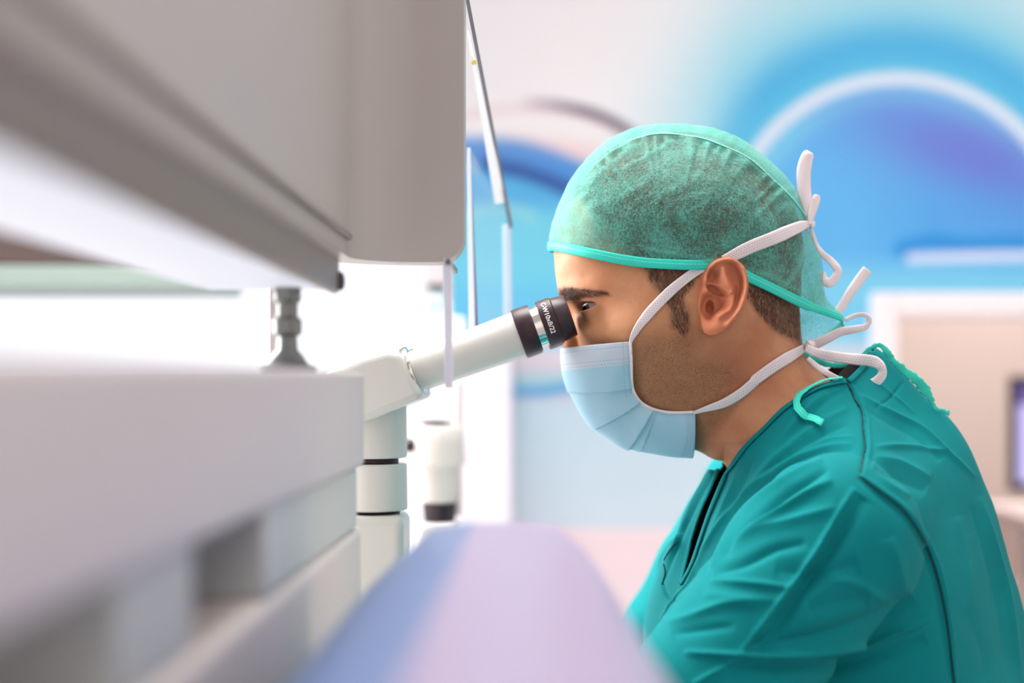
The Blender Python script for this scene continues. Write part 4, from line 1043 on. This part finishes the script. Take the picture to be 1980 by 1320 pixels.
# ================================================================== bench and instruments
m_bench = mat('white_laminate_bench', (225,220,222), rough=.35, noise=.02)
bench = empty('laboratory_bench', (-.6, 1.0, 0)); tag(bench, 'white laboratory bench carrying the microscope and the grey instrument', 'bench')
MB().box(-1.6, .09, .12, 1.75, .715, .75).build('worktop', m_bench, bench, .006)
for x in (-1.52, .02):
    for y in (.2, 1.67): MB().box(x-.025, x+.025, y-.025, y+.025, 0, .715).build('leg', m_met, bench, .003)

# ---- microscope
YE = 1.168
m_ms = mat('microscope_enamel', (202,204,199), rough=.32, noise=.01, coat=.2); m_blk = mat('black_rubber', (46,26,34), rough=.38); m_chr = mat('chrome', (222,220,214), rough=.12, metal=1)
mic = empty('microscope', (-.17, 1.2, .75)); tag(mic, 'white binocular microscope with black eyepieces at the man\'s eye', 'microscope')
A0 = P(806, 716, YE); A1 = P(1006, 644, YE); ax_ = (A1-A0); TL = ax_.length; ax_.normalize()
def px2m(w, Y=YE): return w/FPX*Y
up_ = Vector((-ax_.z, 0, ax_.x))
def text_on_cup(o_, a, rad, s0, string, h, parent, mt):
    cu = bpy.data.curves.new('lettering', 'FONT'); cu.body = string; cu.size = h*1.38; cu.extrude = .00004; cu.resolution_u = 4; cu.offset = h*.022; cu.space_character = 1.02
    tmp = bpy.data.objects.new('tmp', cu); COL.objects.link(tmp); dg = bpy.context.evaluated_depsgraph_get(); me = bpy.data.meshes.new_from_object(tmp.evaluated_get(dg)); bpy.data.objects.remove(tmp)
    xs = [v.co.x for v in me.vertices]; w = max(xs)
    for v in me.vertices:
        th = s0+v.co.x/rad                       # 0 = facing the camera (-y), growing downward
        r = rad+.00012+v.co.z
        e = Vector((0,-1,0))*math.cos(th)+up_*(-math.sin(th))
        v.co = o_+a*v.co.y+e*r
    link_mesh('lettering', me, mt, parent, False)
m_let = mat('white_lettering', (245,240,242), rough=.6)
for side, yy in ((0, YE), (1, YE+.063)):
    dv = Vector((0, yy-YE, 0)); a0 = A0+dv; et = None
    R0, R1 = px2m(39), px2m(43.5)
    tb = MB().lathe([(-.012, R0),(0, R0),(TL, R1),(TL+.002, R1)], a0, ax_, 72).build('eyepiece_tube', m_ms, mic)
    tl = MB().lathe([(-.0005,px2m(30)),(-.0005,px2m(46.5)),(.0008,px2m(47.8)),(.0130,px2m(47)),(.0142,px2m(46)),(.0142,px2m(36))], a0+ax_*(TL-.001), ax_, 72).build('diopter_ring', m_blk, tb)
    MB().lathe([(0,px2m(39)),(.008,px2m(39)),(.008,px2m(41.5)),(.0095,px2m(41.5)),(.0095,px2m(39)),(.016,px2m(39))], a0+ax_*(TL+.011), ax_, 72).build('metal_collar', m_chr, tb)
    cup = MB().lathe([(0,px2m(30)),(0,px2m(46)),(.001,px2m(47)),(.0118,px2m(46.6)),(.0128,px2m(44)),(.0235,px2m(41.5)),(.0245,px2m(40)),(.0240,px2m(32)),(.016,px2m(28)),(.010,px2m(26))], a0+ax_*(TL+.0195), ax_, 72, caps=False).build('eyecup', m_blk, tb)
    MB().lathe([(0,.0),(0.0,px2m(30)),(.001,px2m(30)),(.002,0.0)], a0+ax_*(TL+.030), ax_, 40, caps=False).build('lens', mat('lens_glass', (40,40,60), rough=.03, coat=1), cup)
    text_on_cup(a0+ax_*(TL+.0195+.0042), ax_, px2m(46.9), -.98, 'C-W10xB/22', px2m(9.2), cup, m_let)
    MB().lathe([(-.004,px2m(30)),(-.004,px2m(50)),(.0,px2m(52)),(.0016,px2m(51)),(.0022,px2m(46)),(.0022,px2m(30))], a0-ax_*.0035, ax_, 64).build('flange', m_chr, tb)
# binocular head: wedge block lofted along its depth
def poly_block(pts, y0, y1, name, mt, parent, bevel=.003, Yr=YE, inset=0):
    V = [P(x, y, Yr) for x, y in pts]; n = len(V); mb = MB()
    mb.rings([[Vector((v.x, y0, v.z)) for v in V], [Vector((v.x, y1, v.z)) for v in V]]); return mb.build(name, mt, parent, bevel, 4)
poly_block([(820,768),(776,682),(750,677),(700,690),(640,716),(600,742),(600,842),(700,816),(712,813)], YE-.024, YE+.087, 'binocular_head', m_ms, mic, .006, Yr=YE-.02)
cxm = 722; YC = 1.2
def disc(z0, z1, r0, r1, name, mt): return MB().lathe([(0,r0),(z1-z0,r1)], Vector((X(cxm,YC),YC,z0)), (0,0,1), 72).build(name, mt, mic, .0015)
R = px2m(66, YC)
disc(Z(884,YC), Z(770,YC), R*.985, R*.97, 'tube_mount', m_ms)
disc(Z(896,YC), Z(884,YC), R*.74, R*.74, 'dovetail_ring', m_blk)
disc(Z(985,YC), Z(895,YC), R*1.0, R*.985, 'intermediate_tube', m_ms)
disc(Z(991,YC), Z(985,YC), R*.80, R*.80, 'dovetail_ring', m_blk)
arm_ = MB().box(X(640,YC), X(787,YC), 1.165, 1.235, .93, Z(991,YC)).build('arm', m_ms, mic, .008, 5)
MB().box(X(560,YC), X(655,YC), 1.165, 1.235, .78, Z(991,YC)).build('pillar', m_ms, mic, .012, 5)
MB().box(X(560,YC)-.03, X(800,YC), 1.12, 1.28, .75, .785).build('base', m_ms, mic, .012, 5)
MB().box(X(665,YC), X(800,YC), 1.13, 1.27, .865, .873).build('stage', m_blk, mic, .002)
npz = MB().lathe([(0,.018),(.02,.03),(.035,.03)], Vector((X(722,YC),YC,.90)), (0,0,1), 40).build('nosepiece', m_blk, mic)
MB().lathe([(0,.006),(.008,.011),(.035,.012)], Vector((X(722,YC)+.008,YC-.008,.872)), (0,0,1), 30).build('objective', m_chr, mic)
for s in (-1, 1): MB().lathe([(0,.022),(.02,.022),(.020,.014),(.024,.013)], Vector((X(608,YC),1.2+s*.035,.83)), (0,s,0), 36).build('focus_knob', m_blk, mic, .001)
# small cable clip of the microscope's neighbour seen beside its tube
# ---- second microscope, out of focus behind
YB = 1.62
m_ms2 = mat('cream_enamel', (208,202,198), rough=.4)
mc2 = empty('microscope', (X(845,YB), YB, .75)); tag(mc2, 'second white microscope out of focus behind the first one', 'microscope')
def D2(pts, name, mt, cx=846): return MB().lathe([(Z(y,YB)-Z(1010,YB), w/FPX*YB) for y, w in pts], Vector((X(cx,YB),YB,Z(1010,YB))), (0,0,1), 56).build(name, mt, mc2)
D2([(970,34),(958,38),(900,45),(897,52),(858,50),(830,48),(822,42)], 'optical_head', m_ms2)
D2([(822,12),(818,34),(815,34),(812,10)], 'stage_plate', m_dk, 842)
D2([(1010,30),(972,33)], 'dark_collar', m_dk, 850)
MB().box(X(812,YB), X(886,YB), YB-.03, YB+.03, .78, Z(1008,YB)).build('column', m_ms2, mc2, .006)
MB().box(X(770,YB), X(930,YB), YB-.1, YB+.1, .75, .785).build('base', m_ms2, mc2, .01)
MB().lathe([(0,.004),(.0,.0075),(.014,.0085),(.016,.006)], Vector((X(812,YB),YB-.01,Z(860,YB))), (-1,0,0), 24).build('knob', m_dk, mc2)
MB().tube([(X(884,YB), YB+.02, Z(1000,YB)), (X(884,YB), YB+.02, Z(740,YB))], .0035, 12).build('rod', mat('pale_rod', (222,206,206), rough=.4), mc2)
# bottle on the window side bench
YS = 2.35
ins = empty('reagent_stand', (X(830,YS), YS, 0)); tag(ins, 'small clear bottle with a dark cap on a white pedestal by the window', 'bottle')
MB().lathe([(0,.022),(.002,.025),(.03,.025),(.042,.012),(.048,.011)], Vector((X(843,YS),YS,Z(615,YS))), (0,0,1), 32).build('bottle', mat('bottle_plastic', (214,232,238), rough=.15, trans=.5), ins)
MB().lathe([(0,.017),(.01,.017)], Vector((X(843,YS),YS,Z(615,YS)+.046)), (0,0,1), 32).build('cap', m_dk, ins, .002)
MB().box(X(790,YS), X(900,YS), YS-.06, YS+.06, 0, Z(616,YS)).build('pedestal', mat('white_melamine', (246,244,250), rough=.4), ins, .004)

# ---- grey instrument beside the camera: lower unit
m_g = mat('warm_grey_plastic', (206,198,198), rough=.42, noise=.02, nscale=8); m_g2 = mat('cream_plastic', (222,212,206), rough=.45, noise=.02, nscale=8); m_g3 = mat('pale_green_grey_plastic', (206,208,204), rough=.5)
m_g4 = mat('warm_taupe_plastic', (140,127,121), rough=.42, noise=.02, nscale=8); m_tp = mat('taupe_metal_rail', (122,107,101), rough=.4)
lo = empty('grey_instrument', (-.3, .6, .75)); tag(lo, 'long lilac-grey instrument box out of focus along the lower left', 'instrument')
XB = X(705, .97)
MB().box(-.62, XB, .14, .97, Z(900,.97), Z(720,.97)).build('cover', m_g, lo, .0035, 4)
MB().box(-.60, XB-.003, .635, .955, 1.053, Z(900,.97)+.001).build('rear_support', m_g3, lo, .003)
MB().box(-.60, XB-.006, .425, .515, 1.053, Z(900,.97)+.001).build('front_support', m_g3, lo, .003)
MB().box(-.62, XB-.002, .14, .97, .75, 1.053).build('plinth', m_g2, lo, .006, 4)
# upper unit on metal feet
up = empty('instrument_housing', (-.3, .6, 1.16)); tag(up, 'big grey instrument housing out of focus across the upper left', 'instrument')
YR1 = .93; xr = X(657, YR1); z0 = Z(562, YR1); z1 = Z(483, YR1)
rail = MB().box(-.215, xr-.008, .10, YR1, z0+.001, z0+.02).build('underside', m_g4, up, .001)
MB().box(-.213, xr-.006, .10, YR1-.01, z0, z0+.001).build('glowing_underside', emis('underside_glow', (226,228,240), .85), up, 0, smooth=False)  # glow added to brighten the underside, no lamp known here
MB().box(xr-.006, xr, .10, YR1, z0-.002, z1).build('side_rail', m_tp, up, .0025, 4)
MB().box(xr-.004, xr+.002, .10, YR1-.01, z1-.006, z1-.001).build('rail_lip', m_g4, up, .002)
MB().box(-.215, xr-.008, .10, YR1, z0+.02, z1+.0015).build('chassis', m_g4, up, .001)
MB().lathe([(0,.006),(.006,.0062),(.007,.004)], Vector((xr-.004, YR1-.004, z0+.006)), (1,-.3,0), 24).build('bolt', m_dk, up)
# metal levelling foot between the two units
mf = mat('dark_metal', (120,122,120), rough=.35, metal=.8)
YF = .90; zt = Z(720,.97)
ft = MB().lathe([(0,.018),(.003,.0185),(.005,.013),(.010,.010),(.014,.0065),(.022,.0060),(.024,.0090),(.033,.0090),(.035,.0065),(.043,.0065),(.045,.0085),(Z(562,YR1)-zt+.001,.0085)], Vector((X(556,YF),YF,zt)), (0,0,1), 40).build('levelling_foot', mf, up)
for (fx, fy) in ((-.19,.2),(-.15,.2)):
    MB().lathe([(0,.018),(.005,.013),(.014,.0065),(z0-zt+.001,.0085)], Vector((fx,fy,zt)), (0,0,1), 24).build('levelling_foot', mf, up)
# front door of the hood: broad grey panel with a rounded lower corner
YP = 1.06; Rc = .02
def panel(x0, x1, zb, zt_, y0, y1, r):
    pts = [(x0, zb)]+[(x1-r+r*math.sin(a), zb+r-r*math.cos(a)) for a in np.linspace(0, PI/2, 10)]+[(x1, zt_), (x0, zt_)]
    return MB().rings([[Vector((x, y0, z)) for x, z in pts], [Vector((x, y1, z)) for x, z in pts]])
hd = empty('hood', (X(780,YP), YP, 1.6)); tag(hd, 'large pale grey hood panel with rounded lower corner left of the glass', 'hood')
xs_ = xr-.006; zb_ = z1+.003; rr = .045; x1_ = X(897,YP); cols = []
plan = [(xs_, y, 0, 1) for y in (.10, .3, .5, .7, .85, .95, YP-rr)]
plan += [(xs_+rr-rr*math.cos(a), YP-rr+rr*math.sin(a), math.sin(a), math.cos(a)) for a in np.linspace(0, PI/2, 14)[1:]]
plan += [(x, YP, 1, 0) for x in np.linspace(xs_+rr, x1_-Rc, 5)[1:]]+[(x1_-Rc+Rc*math.sin(a), YP, 1, 0) for a in np.linspace(0, PI/2, 12)[1:]]
for x, y, ny, nx in plan:
    dx = max(0, x-(x1_-Rc)); zb2 = zb_+Rc-math.sqrt(max(Rc*Rc-dx*dx, 0)); bx_, by_ = x-nx*.03, y+ny*.03
    cols.append([Vector((x, y, zb2)), Vector((x, y, 1.72)), Vector((bx_, by_, 1.72)), Vector((bx_, by_, zb2))])
MB().rings(cols).build('panel', mat('satin_grey_panel', (178,171,167), rough=.42, noise=.01), hd, .003)
MB().box(xs_, xs_+.0035, .12, YP-rr, zb_+.012, zb_+.016).build('panel_ridge', m_g4, hd, .001)
for x in (-.178,): MB().box(x-.008, x+.008, .976, .996, .75, 1.72).build('support_post', m_met, hd, .002)
# acrylic shield: tilted glass with bright edges
sh = empty('glass_shield', (X(910,1.12), 1.12, 1.2)); tag(sh, 'clear glass shield with bright polished edges between hood and mural', 'shield')
m_ac = mat('clear_acrylic', (235,245,252), rough=.02, trans=0, alpha=.08); m_edge = mat('polished_glass_edge', (252,253,255), rough=.5, trans=.9); m_dkedge = mat('violet_gasket', (84,72,120), rough=.4); m_gr = mat('grey_gasket', (104,100,110), rough=.35)
Ya = 1.115; Yb = 1.42
def bar4(p0, p1, w0, w1, t, name, mt, parent):
    d = (p1-p0).normalized(); s_ = d.cross(Vector((0,1,0))).normalized()
    rs = []
    for p, w in ((p0, w0), (p1, w1)): rs.append([p-s_*w/2-Vector((0,t,0)), p+s_*w/2-Vector((0,t,0)), p+s_*w/2+Vector((0,t,0)), p-s_*w/2+Vector((0,t,0))])
    return MB().rings(rs).build(name, mt, parent, .0004)
bar4(P(896,-40,Ya), P(988,440,Yb), .0030, .0040, .002, 'upper_seal', m_gr, sh)
bar4(P(913,110,Ya+.06), P(968,392,Yb-.04), .0020, .0115, .0015, 'polished_edge', m_edge, sh)
bar4(P(905,60,Ya+.04), P(914,118,Ya+.07), .0015, .003, .0012, 'polished_edge', m_edge, sh)
MB().box(P(912,121,Ya+.07).x, P(921,121,Ya+.07).x, Ya+.066, Ya+.07, P(0,125,Ya+.07).z, P(0,119,Ya+.07).z).build('yellow_mark', mat('yellow_sticker', (216,204,40), rough=.6), sh, smooth=False)
bar4(P(906,286,Ya+.16), P(913,640,Ya+.16), .0030, .0062, .002, 'front_edge', m_edge, sh)
bar4(P(909,286,Ya+.162), P(921,632,Ya+.162), .0006, .0028, .0018, 'gasket', m_dkedge, sh)
bar4(P(980,435,Yb), P(983,640,Yb), .0085, .0085, .0015, 'rear_edge', mat('pale_glass_edge', (196,214,238), rough=.2), sh)
pn = [P(907,286,Ya+.16), P(914,640,Ya+.16), P(983,610,Yb), P(982,438,Yb)]; th = Vector((.0015,0,0))
MB().rings([[p for p in pn], [p+th for p in pn]]).build('pane', m_ac, sh, smooth=False)
bar4(P(866,500,.98), P(868,750,.98), .0058, .0058, .0012, 'hanging_strip', mat('frosted_acrylic', (240,240,250), rough=.3, trans=.35), sh)
MB().box(P(862,507,.98).x, P(872,507,.98).x, .977, 1.062, Z(512,.98), Z(500,.98)).build('strip_bracket', m_gr, sh, .001)
# ---- lilac instrument cover in the near foreground
m_li = mat('lilac_plastic', (184,170,202), rough=.38, noise=.02, nscale=6); m_bl = mat('blue_light_tint', (118,146,198), rough=.38, noise=.03, nscale=6)
cv = empty('instrument_cover', (-.02, .5, .75)); tag(cv, 'rounded lilac-blue plastic cover, very blurred, in the bottom foreground', 'instrument')
zc = 1.15-.0725
def cover_line(y, k, z):
    """(x, z) outline points of the cover at depth y; k picks part of it"""
    t = (.745-y)/.24
    left = [(-.1085, .7502), (-.098, z-.085), (-.0885, z-.034), (-.070, z-.0165), (-.055, z-.003)]
    right = [(-.034, z), (-.005, z), (.010, z-.002), (.024+.004*t, z-.014), (.037+.009*t, z-.034), (.050+.011*t, z-.085), (.085+.012*t, .7502)]
    return left, right
def sect(y, z):
    l, r = cover_line(y, 0, z); return [Vector((x, y, zz)) for x, zz in [(p[0]+.001, p[1]-.001) for p in l]+r]
def skin_(y, z):
    l, r = cover_line(y, 0, z); l = l+[r[0]]
    return [Vector((x, y-.0005, zz+.0003)) for x, zz in l]+[Vector((x+.003, y-.0005, max(zz-.003, .7503))) for x, zz in l[::-1]]
YZ = ((.756,zc-.016),(.750,zc-.006),(.738,zc),(.6,zc),(.45,zc),(.3,zc),(.2,zc))
MB().rings([sect(y, z) for y, z in YZ]).build('shell', m_li, cv, 0)
MB().rings([skin_(y, z) for y, z in YZ]).build('tinted_side_skin', m_bl, cv, 0)  # bluish window light on the left slope, laid on as a coloured skin
# ---- wall cabinet far left, stool
YK = 2.3
wc_ = empty('wall_cabinet', (X(150,YK), YK, Z(555,YK))); tag(wc_, 'dark wall cabinet with a grey-green lower rail at far left', 'cabinet')
MB().box(X(-500,YK), X(395,YK), YK, YK+.3, Z(512,YK), Z(300,YK)).build('body', mat('brown_cabinet', (88,74,72), rough=.5, noise=.05), wc_, .004)
MB().box(X(-500,YK), X(395,YK), YK-.004, YK+.3, Z(556,YK), Z(513,YK)).build('lower_rail', mat('grey_green_rail', (150,168,162), rough=.5), wc_, .004)
MB().box(X(-480,YK), X(-440,YK), YK+.1, YK+.14, 0, Z(556,YK)).build('post', m_met, wc_, .004)
st = empty('stool', (.33, 1.2, 0)); tag(st, 'round grey laboratory stool the man in scrubs sits on', 'stool')
MB().lathe([(0,.17),(.01,.19),(.05,.19),(.06,.17)], (.36,1.2,.47), (0,0,1), 48).build('seat', m_dk, st, .004)
MB().tube([(.36,1.2,.06),(.36,1.2,.475)], .025, 20).build('post', m_met, st)
for k in range(5):
    a = 2*PI*k/5; MB().tube([(.36,1.2,.09),(.36+.26*math.cos(a),1.2+.26*math.sin(a),.055)], .014, 10).build('leg', m_met, st)
    MB().lathe([(-.012,.02),(-.012,.028),(.012,.028),(.012,.02)], (.36+.26*math.cos(a),1.2+.26*math.sin(a),.028), (0,1,0), 18).build('caster', m_dk, st)
# ---- legs, feet and hands of the man (below the frame)
def capsule_mesh(name, caps, h, mt, parent, k=6, fine=None):
    pts = np.array([c[0] for c in caps]+[c[1] for c in caps]); lo_, hi_ = pts.min(0)-.12*(h > .003)-.03, pts.max(0)+.12*(h > .003)+.03
    g = [np.arange(lo_[i], hi_[i], h, dtype=np.float32) for i in range(3)]; A, B, C_ = np.meshgrid(*g, indexing='ij'); f = np.full(A.shape, 1e3, dtype=np.float32)
    for a, b, ra, rb in caps:
        a = np.array(a); b = np.array(b); d = b-a; t = np.clip(((A-a[0])*d[0]+(B-a[1])*d[1]+(C_-a[2])*d[2])/(d@d), 0, 1)
        f = smin(f, np.sqrt((A-a[0]-t*d[0])**2+(B-a[1]-t*d[1])**2+(C_-a[2]-t*d[2])**2)-(ra+(rb-ra)*t), k)
    V, Q = snets(f, *g); V = relax(V, Q, 1, .4); N = vnormals(V, Q)
    if (N*(V-V.mean(0))).sum() < 0: Q = Q[:,::-1]
    return link_mesh(name, mesh_np(name, V, Q), mt, parent)
lg = []
for sg in (-1, 1):
    y = 1.2+sg*.10; lg += [((.30,y,.62),(-.10,1.2+sg*.17,.585),.085,.062), ((-.10,1.2+sg*.17,.585),(-.06,1.2+sg*.16,.12),.062,.045)]
lg += [((.33,1.12,.70),(.33,1.28,.70),.13,.13)]
capsule_mesh('trousers', lg, .012, m_scrub, man, k=.03)
for sg in (-1, 1):
    y = 1.2+sg*.16
    capsule_mesh('shoe', [((-.03,y,.05),(-.14,y,.04),.042,.038),((-.05,y,.08),(-.05,y,.10),.035,.035)], .006, m_wp, man, k=.02)
for sg in (1, -1):
    def q(x, y, z): return (x, y if sg > 0 else 2.4-y, z)
    hc = [(q(-.10,1.075,.835), q(-.155,1.095,.822), .030, .022), (q(-.155,1.095,.822), q(-.205,1.11,.818), .023, .020), (q(-.16,1.10,.83), q(-.21,1.125,.832), .018, .017), (q(-.16,1.085,.812), q(-.205,1.098,.806), .016, .015)]
    for i, (zz, L) in enumerate(((.842,.040),(.829,.045),(.816,.042),(.803,.033))):
        b0 = q(-.208,1.112-.006*(i > 2),zz); b1 = q(-.208-L*.75,1.128,zz-.002); b2 = q(-.208-L*1.15,1.142,zz-.008)
        hc += [(b0, b1, .0088, .0080), (b1, b2, .0080, .0068)]
    hc += [(q(-.165,1.10,.845), q(-.190,1.125,.866), .011, .0095), (q(-.190,1.125,.866), q(-.214,1.145,.864), .0095, .008)]
    capsule_mesh('hand', hc, .0022, m_skin, man, k=.005)
